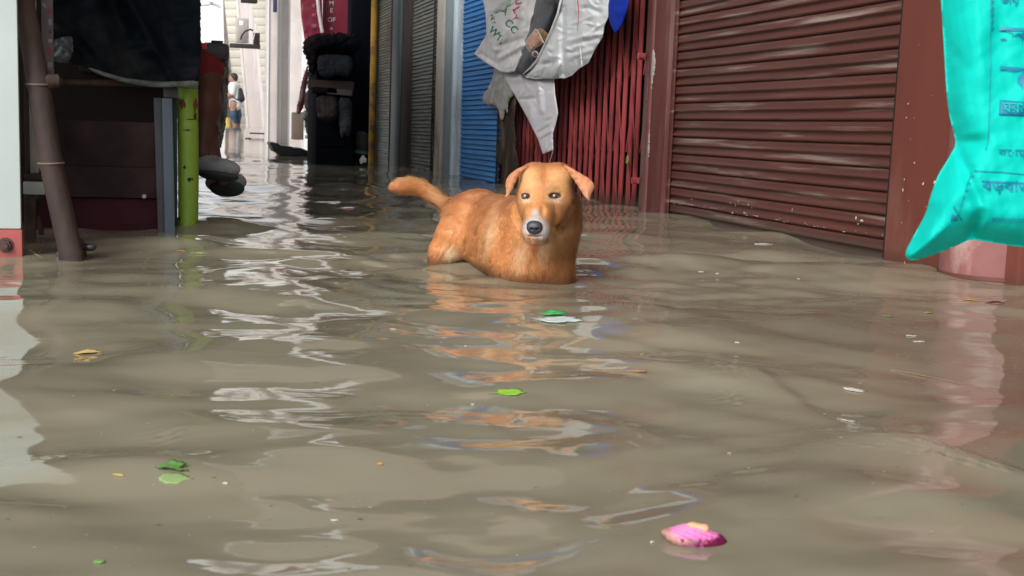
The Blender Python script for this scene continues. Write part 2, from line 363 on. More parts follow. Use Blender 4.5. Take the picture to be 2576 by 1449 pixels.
def build_water():
    ys = fan_rows(); NC = 560; V = []; idx = []
    s = np.linspace(0, 1, NC)
    for i, Y in enumerate(ys):
        a = -0.22*Y-0.35; b = min(1.02*Y+0.5, 2.72 if Y > 2.3 else 9); X = a+(b-a)*s
        dy = max(0.0042, Y*Y*0.0016); sp = max(dy, (b-a)/NC)
        h = wave(X, np.full(NC, Y), sp)+ramp_z(np.full(NC, Y))
        V.append(np.stack([X, np.full(NC, Y), h], 1))
    V = np.vstack(V); NR = len(ys)
    I = np.arange(NR*NC).reshape(NR, NC); q = np.stack([I[:-1, :-1], I[:-1, 1:], I[1:, 1:], I[1:, :-1]], -1).reshape(-1, 4)
    # coarse skirts: left, right and behind the camera
    ex = []; F = [tuple(f) for f in q]; n0 = len(V)
    L = [[-60, Y, float(ramp_z(np.array([Y]))[0])] for Y in ys]; R_ = [[60, Y, float(ramp_z(np.array([Y]))[0])] for Y in ys]
    V = np.vstack([V, L, R_, [[-60, -25, 0], [60, -25, 0]]])
    for i in range(NR-1):
        F.append((n0+i, int(I[i, 0]), int(I[i+1, 0]), n0+i+1)); F.append((int(I[i, -1]), n0+NR+i, n0+NR+i+1, int(I[i+1, -1])))
    k = n0+2*NR; F.append(tuple([k, k+1, n0+NR]+[int(j) for j in I[0][::-1]]+[n0]))
    m = bpy.data.materials.new('muddy_water'); m.use_nodes = True; n = m.node_tree; Lk = n.links; b = n.nodes['Principled BSDF']
    b.inputs['IOR'].default_value = 1.60; b.inputs['Roughness'].default_value = 0.055
    geo = n.nodes.new('ShaderNodeNewGeometry')
    n1 = n.nodes.new('ShaderNodeTexNoise'); n1.inputs['Scale'].default_value = 1.6; n1.inputs['Detail'].default_value = 4; n1.inputs['Distortion'].default_value = 0.6
    Lk.new(geo.outputs['Position'], n1.inputs['Vector'])
    mr = n.nodes.new('ShaderNodeMapRange'); mr.inputs['From Min'].default_value = 0.35; mr.inputs['From Max'].default_value = 0.65; Lk.new(n1.outputs['Fac'], mr.inputs['Value'])
    mx = n.nodes.new('ShaderNodeMix'); mx.data_type = 'RGBA'; mx.inputs[6].default_value = (*WATER_A, 1); mx.inputs[7].default_value = (*WATER_B, 1)
    Lk.new(mr.outputs[0], mx.inputs['Factor']); Lk.new(mx.outputs[2], b.inputs['Base Color'])
    nb = n.nodes.new('ShaderNodeTexNoise'); nb.inputs['Scale'].default_value = 16; nb.inputs['Detail'].default_value = 2.5; nb.inputs['Distortion'].default_value = 0.5
    mp = n.nodes.new('ShaderNodeMapping'); mp.inputs['Scale'].default_value = (0.55, 1.0, 1.0); mp.inputs['Rotation'].default_value = (0, 0, 0.3)
    Lk.new(geo.outputs['Position'], mp.inputs[0]); Lk.new(mp.outputs[0], nb.inputs['Vector'])
    bp = n.nodes.new('ShaderNodeBump'); bp.inputs['Distance'].default_value = 0.0009; bp.inputs['Strength'].default_value = 1.0
    Lk.new(nb.outputs['Fac'], bp.inputs['Height']); Lk.new(bp.outputs[0], b.inputs['Normal'])
    o = mesh_obj('water', V, F, m); o['kind'] = 'structure'; o['label'] = 'muddy grey brown flood water filling the lane'; return o
WATER_A = lin((130, 124, 106)); WATER_B = lin((152, 146, 125))
build_water()
def build_ground():
    ys = [-200, -25, 0, 14, 17, 20, 23, 26, 29, 40, 80, 400]; V = []; F = []
    for Y in ys:
        z = float(ramp_z(np.array([Y]))[0])-0.30
        V += [(-200, Y, z), (200, Y, z)]
    for i in range(len(ys)-1): F.append((2*i, 2*i+1, 2*i+3, 2*i+2))
    o = mesh_obj('ground', V, F, mat('paving', lin((110, 100, 88)), 0.9, bump=0.004)); o['kind'] = 'structure'
build_ground()
# ================================================================== the shop row on the right
WX = 2.50
M_brown = mat('brown_gloss_paint', (0.110, 0.026, 0.022), 0.42, 0.5, var=0.22, vscale=3, col2=(0.19, 0.075, 0.062), mscale=2.2, mix=(0.45, 0.7), rough2=0.6,
              col3=(0.42, 0.33, 0.29), mix3=(0.70, 0.72), m3scale=14, bump=0.0015, bscale=25)
M_shut = mat('brown_shutter_paint', (0.098, 0.034, 0.027), 0.33, 0.42, var=0.25, vscale=2.2, stretch=(1, 0.5, 6), col2=(0.25, 0.185, 0.16), mscale=1.9, mstretch=(1, 0.5, 13), mix=(0.53, 0.70), rough2=0.5, grime=(.07, (.06, .045, .036)),  # pale streaks along the slats are highlights painted into the colour
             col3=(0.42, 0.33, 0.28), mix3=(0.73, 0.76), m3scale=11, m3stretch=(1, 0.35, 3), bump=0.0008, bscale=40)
M_blue = mat('blue_shutter_paint', (0.005, 0.17, 0.50), 0.42, 0.3, var=0.2, vscale=3, stretch=(1, .5, 5), col2=(0.012, 0.22, 0.56), mscale=2, mstretch=(1, .5, 8), rough2=0.5, bump=0.0008)
M_green = mat('grey_green_shutter_paint', (0.10, 0.115, 0.10), 0.38, 0.45, grime=(.10, (.05, .045, .04)), var=0.25, vscale=3, stretch=(1, .5, 6), col2=(0.13, 0.12, 0.10), mscale=2, rough2=0.6, bump=0.0008)
M_interior = mat('dark_plaster', (0.03, 0.018, 0.018), 0.8)
M_upper = mat('stained_plaster', (0.30, 0.22, 0.18), 0.85, col2=(0.18, 0.14, 0.12), mscale=1.5, mstretch=(1, 1, .4), bump=0.003)
def shutter(name, label, x0, x1, zref_y, pitch_y, xref, X, material, zt=2.15, amp=1.0, depth=0.02, group='roller shutters along the shop row', chips=False):
    Y0, Y1 = sorted((wallY(x0, X), wallY(x1, X))); z0 = at_wall(xref, zref_y, X)[2]; p = abs(at_wall(xref, zref_y+pitch_y, X)[2]-z0)
    t = thing(name, label, 'roller shutter', (X, (Y0+Y1)/2, -0.3), group)
    prof = [(0.0, -.010), (.02, -.010), (.045, .003), (.10, .005), (.22, .004), (.36, .006), (.42, .0115), (.46, .0075), (.52, -.003), (.62, -.003), (.72, .000), (.80, .007), (.86, .0105), (.92, .0095), (.965, .003), (.985, -.008)]
    zs = []; n0 = int(math.ceil((z0+0.30)/p)); k = -n0
    while z0+k*p < zt: zs.append(z0+(k+1)*p); k += 1       # groove heights; each slat hangs below one
    zs = zs[::-1]; rows = []
    for zt_ in zs:
        for a, o in prof: rows.append((zt_-a*p, X-o*amp*(p/0.085)))
    rows = [r for r in rows if r[0] > -0.17]
    NC = 26; ysv = np.linspace(Y0-0.02, Y1+0.02, NC); V = []; F = []
    for zz, xx in rows:
        dent = 0.003*np.sin(ysv*2.6+zz*2)+0.0018*np.sin(ysv*6.1+zz*9)+0.006*np.exp(-((ysv-Y0-.7)/.16)**2-((zz-.35)/.10)**2)
        sag = 0.0012*np.sin(ysv*2.3+1)
        V.append(np.stack([xx+dent, ysv, zz+sag], 1))
    V = np.vstack(V); n = len(rows)
    for i in range(n-1):
        for j in range(NC-1): a = i*NC+j; F.append((a, a+NC, a+NC+1, a+1))
    mesh_obj('slats', V, F, material, t)
    b = MB(); b.box((X-0.016, Y0-0.01, -0.30), (X+0.012, Y1+0.01, -0.165), 0.004); b.build('bottom_rail', material, t)
    for yy in (Y0, Y1):
        b = MB(); b.box((X-0.022, yy-0.006 if yy == Y0 else yy-0.03, -0.30), (X-0.012, yy+0.03 if yy == Y0 else yy+0.006, 2.2), 0.002)
        b.build('guide_rail', M_dark if yy == Y0 else material, t)
    return t, Y0, Y1, p, z0
M_dark = mat('blackened_grime', (0.02, 0.012, 0.012), 0.7)
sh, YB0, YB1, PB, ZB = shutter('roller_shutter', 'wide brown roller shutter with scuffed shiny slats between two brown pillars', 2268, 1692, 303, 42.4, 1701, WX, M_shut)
# flaked paint on the lowest slats
M_chip = mat('bare_undercoat', (0.62, 0.52, 0.45), 0.7)
def chips(name, pts, X, material, parent, s0=0.004, s1=0.02, seed=0, label=None):
    """little flakes of bare undercoat standing a hair proud of the paint"""
    r = np.random.default_rng(seed)
    for (y, z, w_, h_) in pts:
        m = 9; a = np.linspace(0, 2*math.pi, m, endpoint=False); k = 1+0.35*r.normal(size=m)
        P = np.stack([np.full(m, X-0.0006*r.random()), y+w_*np.cos(a)*k, z+h_*np.sin(a)*k], 1); mesh_obj('paint_chip', P, [tuple(range(m))], material, parent, False)
r_ = np.random.default_rng(3); pts = []
zc = ZB-4*PB
for i in range(38):
    y = YB0+(YB1-YB0)*(0.02+0.96*r_.random()**0.8); pts.append((y, zc-PB*0.86+0.0025*r_.normal(), 0.003+0.010*r_.random()**2, 0.0008+0.0014*r_.random()))
chips('paint_chips', pts, WX-0.0128, M_chip, sh, seed=1)
pts = []
for i in range(16):
    y = YB0+(YB1-YB0)*r_.choice([0.1, 0.33, 0.55, 0.6, 0.85])+0.05*r_.normal(); y = min(max(y, YB0+.02), YB1-.02)
    pts.append((y, zc-PB*(0.25+0.25*r_.random()), 0.0015+0.005*r_.random(), 0.002+0.006*r_.random()))
chips('paint_chips', pts, WX-0.0095, M_chip, sh, seed=2)
# pillars
def pillar(name, label, Y0, Y1, X0, X1, material, z1=2.6, group=None, bev=0.012, cat='pillar', streak=None):
    t = thing(name, label, cat, (X0, (Y0+Y1)/2, -0.3), group)
    b = MB(); b.box((X0, Y0, -0.30), (X1, Y1, z1), bev); b.build('shaft', material, t); return t
YP = wallY(1612, 2.455)
M_pillar1 = mat('worn_brown_pillar_paint', (0.125, 0.036, 0.032), 0.45, 0.5, var=0.25, vscale=2.0, stretch=(1, 1, .5), col2=(0.22, 0.115, 0.105), mscale=3.5, mstretch=(1, 3, 0.35), mix=(0.45, .75), rough2=0.62, bump=0.002, bscale=18)
p1 = pillar('brown_pillar', 'brown painted pillar with a pale cement streak between red gate and shutter', YB1+0.005, YP, 2.455, 3.0, M_pillar1, group='brown pillars of the shop front')
# its rounded nib beside the gate, and the pale cement left where the gate was fixed
b = MB(); b.tube([(2.462, YP-0.10, -0.3), (2.462, YP-0.10, 2.6)], 0.022, 14); b.build('rounded_edge', M_pillar1, p1)
M_cement = mat('pale_cement_smear', (0.33, 0.29, 0.27), 0.85, bump=0.003, bscale=50)
fr = wall_frame(2.452)
sheet('cement_smear', [(1638, 118), (1648, 128), (1649, 170), (1640, 215), (1634, 260), (1634, 395), (1627, 402), (1624, 330), (1628, 230), (1632, 160)], 4, fr, lambda P, e: 0.001+0.004*np.clip(e/4, 0, 1), M_cement, p1, jag=0.8, seed=4)
YP2 = wallY(2452, 2.455)
M_pillar2 = mat('smooth_brown_pillar_paint', (0.185, 0.052, 0.038), 0.55, 0.3, var=0.16, vscale=2.5, stretch=(1, 1, .5), col2=(0.25, 0.11, 0.09), mscale=4, mstretch=(1, 1, .4), mix=(.5, .8), rough2=0.65, bump=0.0012, bscale=14, grime=(.05, (.13, .05, .035)))
p2 = pillar('brown_pillar', 'plain brown pillar with small chipped spots behind the teal bag', YP2-0.25, YB0-0.005, 2.455, 3.0, M_pillar2, group='brown pillars of the shop front')
pts = []
for (x, y, w_, h_) in ((2351, 458, 5, 6), (2322, 463, 4, 6), (2300, 410, 3, 4), (2275, 452, 2.5, 5), (2272, 478, 2.5, 9), (2285, 260, 2, 3), (2280, 296, 2, 2), (2300, 297, 1.5, 2), (2312, 112, 1.5, 2), (2286, 505, 2, 2), (2268, 560, 2, 2), (2276, 660, 2, 3), (2345, 240, 1, 2), (2290, 350, 1, 1.5), (2330, 520, 1, 2)):
    q = at_wall(x, y, 2.453); pts.append((q[1], q[2], w_*0.0013, h_*0.0010))
chips('paint_chips', pts, 2.4530, M_chip, p2, seed=5)
# round column at the right edge
cc = at_water(2560, 712); RC = 0.17
M_col = mat('flaking_pink_column_paint', (0.27, 0.105, 0.10), 0.5, 0.5, var=0.2, vscale=4, col2=(0.42, 0.27, 0.25), mscale=6, mstretch=(1, 1, .5), mix=(.52, .66), col3=(0.10, 0.05, 0.045), mix3=(.68, .74), m3scale=16, bump=0.003, bscale=22, rough2=.7)
ct = thing('round_column', 'round pinkish brown column with flaking pale paint at the right', 'column', (cc[0]+0.05, cc[1]+RC, -0.3))
V = []; seg = 48
cx_, cy_ = cc[0]+0.05, cc[1]+RC
b = MB(); b.tube([(cx_, cy_, -0.3), (cx_, cy_, 3.0)], RC, 48); b.build('shaft', M_col, ct)
b = MB(); b.tube([(cx_, cy_, 0.0), (cx_, cy_, 0.012)], [RC+0.004, RC+0.003], 48, False); b.build('base_ring', M_pillar2, ct)
# building above and behind
sb = thing('shop_building', 'long shop building whose shuttered fronts line the right of the lane', 'building', (3.4, 9, -0.3))
YG0, YG1 = YP, wallY(1246, WX)     # gate opening
b = MB()
b.box((2.62, -6, -0.3), (3.2, YG0, 2.3), 0)
b.box((2.62, YG1, -0.3), (3.2, 16.5, 2.3), 0); b.build('front_wall', M_interior, sb)
b = MB(); b.box((2.50, -6, 2.3), (3.4, 16.5, 8.2), 0.02); b.build('upper_wall', M_upper, sb)
b = MB(); b.box((1.75, 2.0, 2.72), (2.498, 16.0, 2.84), 0.01); b.build('sunshade', M_upper, sb)  # unseen slab, its reach set to shade the water along the wall
b = MB(); b.box((3.9, YG0-0.5, -0.3), (4.0, YG1+0.5, 2.4), 0); b.box((3.2, YG0-0.55, -0.3), (3.9, YG0-0.45, 2.4), 0); b.box((3.2, YG1+0.45, -0.3), (3.9, YG1+0.55, 2.4), 0); b.box((3.2, YG0-.5, 2.3), (4.0, YG1+.5, 2.42), 0); b.build('shop_interior', M_interior, sb)
# ------------------------------------------------------------------ the red collapsible gate
M_red = mat('dark_red_gate_paint', (0.34, 0.055, 0.058), 0.5, 0.4, grime=(.10, (.08, .035, .03)), var=0.25, vscale=6, stretch=(1, 1, .3), col2=(0.13, 0.022, 0.022), mscale=5, mstretch=(1, 1, .5), mix=(.45, .7), rough2=.68, bump=0.001, bscale=60)
g = thing('collapsible_gate', 'dark red folding metal gate with close vertical bars behind the dog', 'gate', (WX+0.03, (YG0+YG1)/2, -0.3))
GX = WX+0.04; NB = 30; ybars = np.linspace(YG0+0.045, YG1-0.03, NB)
for i, y in enumerate(ybars):
    b = MB(); lean = 0.012*math.sin(i*2.1); M = Matrix.Rotation(lean*0.6, 4, 'X'); M.translation = Vector((0, 0, 0))
    y2 = y+0.006*math.sin(i*3.7); M2 = Matrix.Translation(Vector((GX, y2, 0.3)))@Matrix.Rotation(0.010*math.sin(i*2.1), 4, 'X')
    b.box((-0.012, -0.0145, -0.6), (0.006, -0.010, 1.85), 0.001, M2); b.box((-0.012, 0.010, -0.6), (0.006, 0.0145, 1.85), 0.001, M2); b.box((0.000, -0.0145, -0.6), (0.006, 0.0145, 1.85), 0.001, M2)
    b.build('bar', M_red, g, smooth=False)
dyb = ybars[1]-ybars[0]; k = 0
for zl, hh in ((-0.12, 0.40), (0.31, 0.40), (0.74, 0.40), (1.17, 0.40), (1.60, 0.40)):
    for i in range(0, NB-1):
        if k >= 96: break
        if zl > .9: continue
        sgn = 1 if i % 2 == 0 else -1
        a = (GX-0.013*sgn-0.002, ybars[i], zl if sgn > 0 else zl+hh); c = (GX-0.013*sgn-0.002, ybars[min(i+1, NB-1)]-0.1*dyb, zl+hh if sgn > 0 else zl)
        d = np.array(c)-np.array(a); n_ = np.array([0, -d[2], d[1]]); n_ = n_/np.linalg.norm(n_)*0.005
        b = MB(); b.prism([a-n_, a+n_, c+n_, c-n_], (0.003, 0, 0)); b.build('lattice_strip', M_red, g, smooth=False); k += 1
for yq in (140, 458):
    q = at_wall(1622, yq, 2.44)
    b = MB(); b.box((q[0]-0.008, YP-0.045, q[2]-0.011), (q[0]+0.0, YP+0.06, q[2]+0.011), 0.002); b.box((q[0]-0.010, YP+0.03, q[2]-0.018), (GX, YP+0.05, q[2]+0.018), 0.002)
    b.build('hinge_bracket', M_red, g)
b = MB(); b.box((GX-0.022, YG0+0.02, 0.78), (GX-0.010, YG0+0.05, 1.7), 0.002); b.box((GX-0.03, YG0+0.015, 0.86), (GX-0.012, YG0+0.055, 0.93), 0.003); b.build('lock_plate', M_red, g)
# ------------------------------------------------------------------ blue shutter, pale door post, grey-green shutters
blue, *_ = shutter('roller_shutter', 'bright blue roller shutter standing in water between pale post and dirty rag', 1153, 1258, 301.8, 23.2, 1145, WX, M_blue, depth=0.02)
M_pale = mat('pale_blue_white_paint', (0.55, 0.66, 0.74), 0.5, var=0.12, vscale=3, col2=(0.33, 0.38, 0.42), mscale=3, mstretch=(1, 1, .3))
M_cream = mat('dirty_cream_paint', (0.42, 0.38, 0.33), 0.6, var=0.15, col2=(0.22, 0.17, 0.14), mscale=4, mstretch=(1, 1, .3), mix=(.55, .7))
Ya, Yb, Yc, Yd = wallY(1151, 2.47), wallY(1131, 2.44), wallY(1112, 2.46), wallY(1094, 2.45)
t = thing('door_post', 'pale blue and cream painted post between blue and grey shutters', 'post', (2.46, (Ya+Yd)/2, -0.3))
b = MB(); b.box((2.47, Ya, -.3), (2.62, Ya+.12, 2.3), .006); b.box((2.445, Ya+.12, -.3), (2.62, Yb, 2.3), .006); b.build('light_strip', M_pale, t)
b = MB(); b.box((2.462, Yb, -.3), (2.62, Yc, 2.3), .004); b.build('grey_strip', mat('grey_blue_paint', (0.21, .28, .31), .5), t)
b = MB(); b.box((2.44, Yc, -.3), (2.62, Yd, 2.3), .006); b.build('cream_strip', M_cream, t)
g1, *_ = shutter('roller_shutter', 'grey green roller shutter between the dark post and the cream post', 1090, 1024, 303, 19.5, 1090, WX, M_green)
Ye, Yf = wallY(1024, 2.46), wallY(986, 2.46)
M_dg = mat('dark_green_paint', (0.025, 0.05, 0.055), .45, var=.2, stretch=(1, 1, .4))
t = thing('dark_post', 'dark green painted post between the two grey green shutters', 'post', (2.5, (Ye+Yf)/2, -.3))
b = MB(); b.box((2.455, Ye, -.3), (2.62, Ye+(Yf-Ye)*.45, 2.3), .006); b.build('shaft', M_dark, t); b = MB(); b.box((2.44, Ye+(Yf-Ye)*.45, -.3), (2.62, Yf, 2.3), .006); b.build('edge_strip', M_dg, t)
g2, *_ = shutter('roller_shutter', 'farther narrow grey shutter beside the yellow pipe', 983, 946, 302, 14.5, 983, WX, M_green)
Yg = wallY(944, 2.46)
t = thing('yellow_pipe', 'yellow painted drain pipe running down a pale post', 'pipe', (2.45, Yg+.1, -.3))
b = MB(); b.tube([(2.43, Yg+.08, -.3), (2.43, Yg+.08, 2.6)], .045, 12); b.build('pipe', mat('ochre_paint', (.30, .165, .02), .6, .3, col2=(.12, .07, .03), mscale=5), t)
t = thing('pale_post', 'pale mottled post behind the yellow pipe', 'post', (2.5, Yg+.6, -.3))
b = MB(); b.box((2.44, Yg+.15, -.3), (2.62, wallY(905, 2.46), 2.6), .01); b.build('shaft', mat('pale_plaster', (.40, .38, .40), .7, col2=(.2, .18, .17), mscale=3, mix=(.5, .7)), t)
# unseen dark awning added over the lane to keep sky off the water
aw = thing('lane_awning', 'dark tarpaulin awning stretched over the lane between the stalls and the shops', 'awning', (1.0, 9, 2.6))
V = []; F = []; nx, ny = 18, 50; awx = np.linspace(-.75, 1.3, nx); awy = np.linspace(8.0, 14.0, ny)
for j, y in enumerate(awy):
    for i, x in enumerate(awx): V.append((x, y, 2.55-(y-8)*.065-.10*math.sin(math.pi*i/(nx-1))+.04*math.sin(y*2.2+x)+.02*math.sin(y*5+x*3)))
for j in range(ny-1):
    for i in range(nx-1): a = j*nx+i; F.append((a, a+1, a+nx+1, a+nx))
n_ = len(V); V += [(x, y, z+.004) for x, y, z in V]; F += [tuple(n_+k for k in f[::-1]) for f in F]
mesh_obj('tarpaulin', V, F, mat('dull_blue_black_tarpaulin', (.035, .032, .032), .7, var=.3, vscale=2), aw)
for y in (8.1, 10.0, 12.0, 13.9):
    b = MB(); b.tube([(-.75, y, 2.60-(y-8)*.065), (1.0, y, 2.57-(y-8)*.065), (2.49, y, 2.60-(y-8)*.065)], .022, 8); b.build('bamboo_rafter', mat('straw_bamboo', (.25, .17, .09), .6) if y == 8.1 else bpy.data.materials['straw_bamboo'], aw)

M_tl = bpy.data.materials.new('cloudy_plastic_awning'); M_tl.use_nodes = True; n_t = M_tl.node_tree; pb = n_t.nodes['Principled BSDF']; pb.inputs['Base Color'].default_value = (.30, .29, .25, 1); pb.inputs['Roughness'].default_value = .7
tb = n_t.nodes.new('ShaderNodeBsdfTranslucent'); tb.inputs['Color'].default_value = (.38, .37, .33, 1); ms = n_t.nodes.new('ShaderNodeMixShader'); ms.inputs[0].default_value = .6
n_t.links.new(pb.outputs[0], ms.inputs[1]); n_t.links.new(tb.outputs[0], ms.inputs[2]); n_t.links.new(ms.outputs[0], n_t.nodes['Material Output'].inputs[0])
a2 = thing('plastic_awning', 'cloudy plastic sheet awning sloping up over the middle of the lane', 'awning', (.6, 6, 3.0))  # unseen sheet added to soften bright sky in the water's reflections
V = []; F = []; awx = np.linspace(-.6, 1.5, nx); awy = np.linspace(5.3, 7.95, ny)
for j, y in enumerate(awy):
    for i, x in enumerate(awx): V.append((x, y, 2.6+(7.95-y)*.36-.12*math.sin(math.pi*i/(nx-1))+.04*math.sin(y*2.7+x)+.02*math.sin(y*6+x*4)))
for j in range(ny-1):
    for i in range(nx-1): a = j*nx+i; F.append((a, a+1, a+nx+1, a+nx))
mesh_obj('sheet', V, F, M_tl, a2)
for y in (5.35, 6.6, 7.9):
    b = MB(); zr_ = 2.62+(7.95-y)*.36; b.tube([(-.65, y, zr_+.03), (.6, y, zr_), (2.49, y, zr_+.02)], .02, 8); b.build('bamboo_rafter', bpy.data.materials['straw_bamboo'], a2)
# ================================================================== the stall and clutter on the left
M_white = mat('pale_cyan_enamel', (0.62, 0.72, 0.72), 0.38, 0.5, var=0.06, vscale=3, col2=(0.52, 0.62, 0.61), mscale=2.5, mix=(.5, .75), col3=(.12, .13, .12), mix3=(.74, .76), m3scale=18, rough2=.5)
M_redb = mat('faded_red_paint', (0.42, 0.10, 0.085), 0.55, var=.2, col2=(.30, .09, .08), mscale=5, bump=.001)
M_rust = mat('rusty_bolt', (0.10, 0.055, 0.05), .6, .5, .4, var=.3, vscale=60)
PX = at_water(56, 640)[0]; PYl = 3.62
kt = thing('metal_hoarding', 'pale cyan metal hoarding with a red base strip at the left edge', 'hoarding', (PX-.8, PYl, -.30))
b = MB(); b.box((PX-1.8, PYl, .075), (PX, PYl+.022, 2.1), .003); b.build('body', M_white, kt)
b = MB(); b.box((PX-1.8, PYl-.008, -.30), (PX+.003, PYl+.030, .073), .003); b.build('base_strip', M_redb, kt)
q = at_Y(14, 617, PYl-.012); b = MB(); b.tube([(q[0], PYl-.006, q[2]), (q[0], PYl-.022, q[2])], [.017, .015], 6); b.tube([(q[0], PYl-.022, q[2]), (q[0], PYl-.030, q[2])], [.009, .008], 12)
b.tube([(q[0], PYl-.006, q[2]), (q[0], PYl-.010, q[2])], .022, 20); b.build('bolt', M_rust, kt)
# small dents of dirt on the panel
# slim white frame behind the kiosk edge
YF = 4.05
def qb(mb, x0, y0, x1, y1, Y, dep=.03, bev=.003):
    ym = (max(y0, 0)+min(y1, 560))/2; a = at_Y(x0, y0, Y); c = at_Y(x1, y1, Y); a[0] = at_Y(x0, ym, Y)[0]; c[0] = at_Y(x1, ym, Y)[0]; mb.box((min(a[0], c[0]), Y, min(a[2], c[2])), (max(a[0], c[0]), Y+dep, max(a[2], c[2])), bev); return mb
ft = thing('door_surround', 'narrow white and dark metal frame between the kiosk and bamboo pole', 'door surround', tuple(at_Y(80, 500, YF)*np.array([1, 1, 0])-np.array([0, 0, .3])))
b = MB(); qb(b, 60, -300, 70, 452, YF+.01); qb(b, 60, 438, 112, 452, YF-.012); b.build('dark_rail', mat('grimy_rail', (.05, .04, .035), .6), ft)
b = MB(); qb(b, 71, -300, 94, 437, YF+.02, .02); b.build('white_panel', mat('cream_enamel', (.46, .48, .46), .5, col2=(.3, .26, .2), mscale=7, mix=(.6, .75)), ft)
b = MB(); qb(b, 58, 457, 112, 490, YF-.02, .03); b.build('white_bar', M_white, ft)
b = MB(); qb(b, 60, 491, 88, 760, YF+.005, .03); b.build('leg', mat('mud_brown_iron', (.10, .07, .05), .7, col2=(.05, .035, .03), mscale=9), ft)
# bent iron bar behind the pole
b = MB(); b.tube([at_Y(x, y, 4.15) for x, y in ((64, 760), (64, 640), (70, 570), (84, 522), (104, 494), (130, 474), (150, 466))], [.016, .016, .017, .018, .018, .016, .012], 10)
o = b.build('bent_bar', mat('mud_brown_bar', (.055, .035, .027), .8, col2=(.025, .018, .016), mscale=14, bump=.003), None, loc=tuple(at_Y(66, 640, 4.15))); tag(o, 'mud brown bent iron bar rising from the water behind the bamboo pole', 'bar')
b = MB(); b.tube([at_Y(x, y, 4.2) for x, y in ((98, 700), (104, 640), (103, 580), (98, 545))], [.010, .010, .009, .006], 8)
o = b.build('iron_rod', M_rust, None, loc=tuple(at_Y(104, 640, 4.2))); tag(o, 'short rusty iron rod inside the bend of the brown bar', 'rod')
# the leaning bamboo pole
M_bam = mat('old_brown_bamboo', (.050, .034, .030), .7, .25, var=.45, vscale=5, stretch=(1, 1, .25), col2=(.12, .078, .064), mscale=7, mstretch=(1, 1, .2), mix=(.45, .7), col3=(.05, .035, .03), mix3=(.56, .68), m3scale=9, m3stretch=(1, 1, .4), bump=.003, bscale=45)
ax = [(10, -300), (59, 0), (97, 212), (128, 410), (180, 645), (215, 790)]; dep = [3.40, 3.39, 3.385, 3.38, 3.37, 3.36]
axp = [at_depth(x, y, d) for (x, y), d in zip(ax, dep)]
bt = thing('bamboo_pole', 'thick brown bamboo pole leaning in the water beside the kiosk', 'pole', (float(axp[-1][0]), float(axp[-1][1]), -.3))
pts = []; rad = []; rr = [.028, .029, .0315, .0325, .033, .033]
for i in range(len(axp)-1):
    node = i in (1, 2, 3)
    for k in range(14):
        t = k/14; pts.append(axp[i]*(1-t)+axp[i+1]*t); r0 = rr[i]*(1-t)+rr[i+1]*t
        rad.append(r0*(1+.10*math.exp(-((t)/.035)**2)*(i >= 1)+.10*math.exp(-((1-t)/.035)**2)*(i <= 3)-.05*math.exp(-((t-.05)/.03)**2)*(i >= 1)))
pts.append(axp[-1]); rad.append(rr[-1])
b = MB(); b.tube(pts, rad, 28); o = b.build('culm', M_bam, bt)
for k in (2, 3):
    d = axp[k+1]-axp[k-1]; d /= np.linalg.norm(d); c = axp[k]; n_ = np.cross(d, [0, 1, 0]); n_ /= np.linalg.norm(n_); m_ = np.cross(d, n_)
    b = MB(); b.tube([c+.0385*rr[k]/.036*(n_*math.cos(a)+m_*math.sin(a))+d*.010*math.sin(a*1+.5) for a in np.linspace(0, 2*math.pi, 30)], .0028, 6, False); b.build('node_ring', mat('pale_node_edge', (.17, .12, .10), .7) if k == 2 else bpy.data.materials['pale_node_edge'], bt)
c = at_depth(126, 206, 3.39); b = MB(); b.tube([c+np.array([-.02, .01, -.004]), c+np.array([.0, -.006, .0]), c+np.array([.020, .0, .004]), c+np.array([.030, .004, .0])], [.014, .021, .020, .010], 12); b.build('knot_stub', M_bam, bt)
# dark lump (sodden rag) at the pole's foot
c = at_water(192, 640); M_sod = mat('sodden_cloth', (.030, .026, .026), .35, .6, var=.3, vscale=20, bump=.004, bscale=30)
f = Field(c+np.array([-.12, -.1, -.06]), c+np.array([.12, .1, .1]), .004, .008)
for i in range(9):
    r = np.random.default_rng(i); f.ell(c+r.normal(size=3)*np.array([.020, .012, .016])+np.array([.0, .0, .018]), (.013+.009*r.random(), .013, .010+.012*r.random()))
f.bake(); a, fc = f.mesh(); a = a+(.0025*smooth_noise(a, 30, 3))[:, None]; o = mesh_obj('sodden_rag', a, fc, M_sod, None, loc=(c[0], c[1], 0)); tag(o, 'wet black rag caught on the foot of the bamboo pole', 'rag')
# strut with peeling stickers
M_strut = mat('stickered_strut', (.17, .14, .15), .5, var=.2, vscale=8, col2=(.30, .06, .06), mscale=9, mstretch=(1, 1, .6), mix=(.60, .64), col3=(.35, .36, .42), mix3=(.60, .64), m3scale=16, bump=.001)
stt = thing('upright_strut', 'grey upright strut covered with peeling red and pale stickers behind the bamboo', 'strut', tuple(at_Y(120, 195, 4.0)))
b = MB(); qb(b, 105, -300, 134, 198, 4.0, .02); b.build('strut', M_strut, stt)
r_ = np.random.default_rng(9)
for i in range(7):
    y = 18+i*27+r_.uniform(-5, 5); b = MB(); qb(b, 121+r_.uniform(-2, 2), y, 131, y+r_.uniform(8, 17), 3.998, .0015, 0); b.build('sticker', mat('sticker_paint', [(.34, .05, .07), (.26, .27, .33), (.08, .08, .16), (.35, .33, .36)][i % 4], .5), stt)
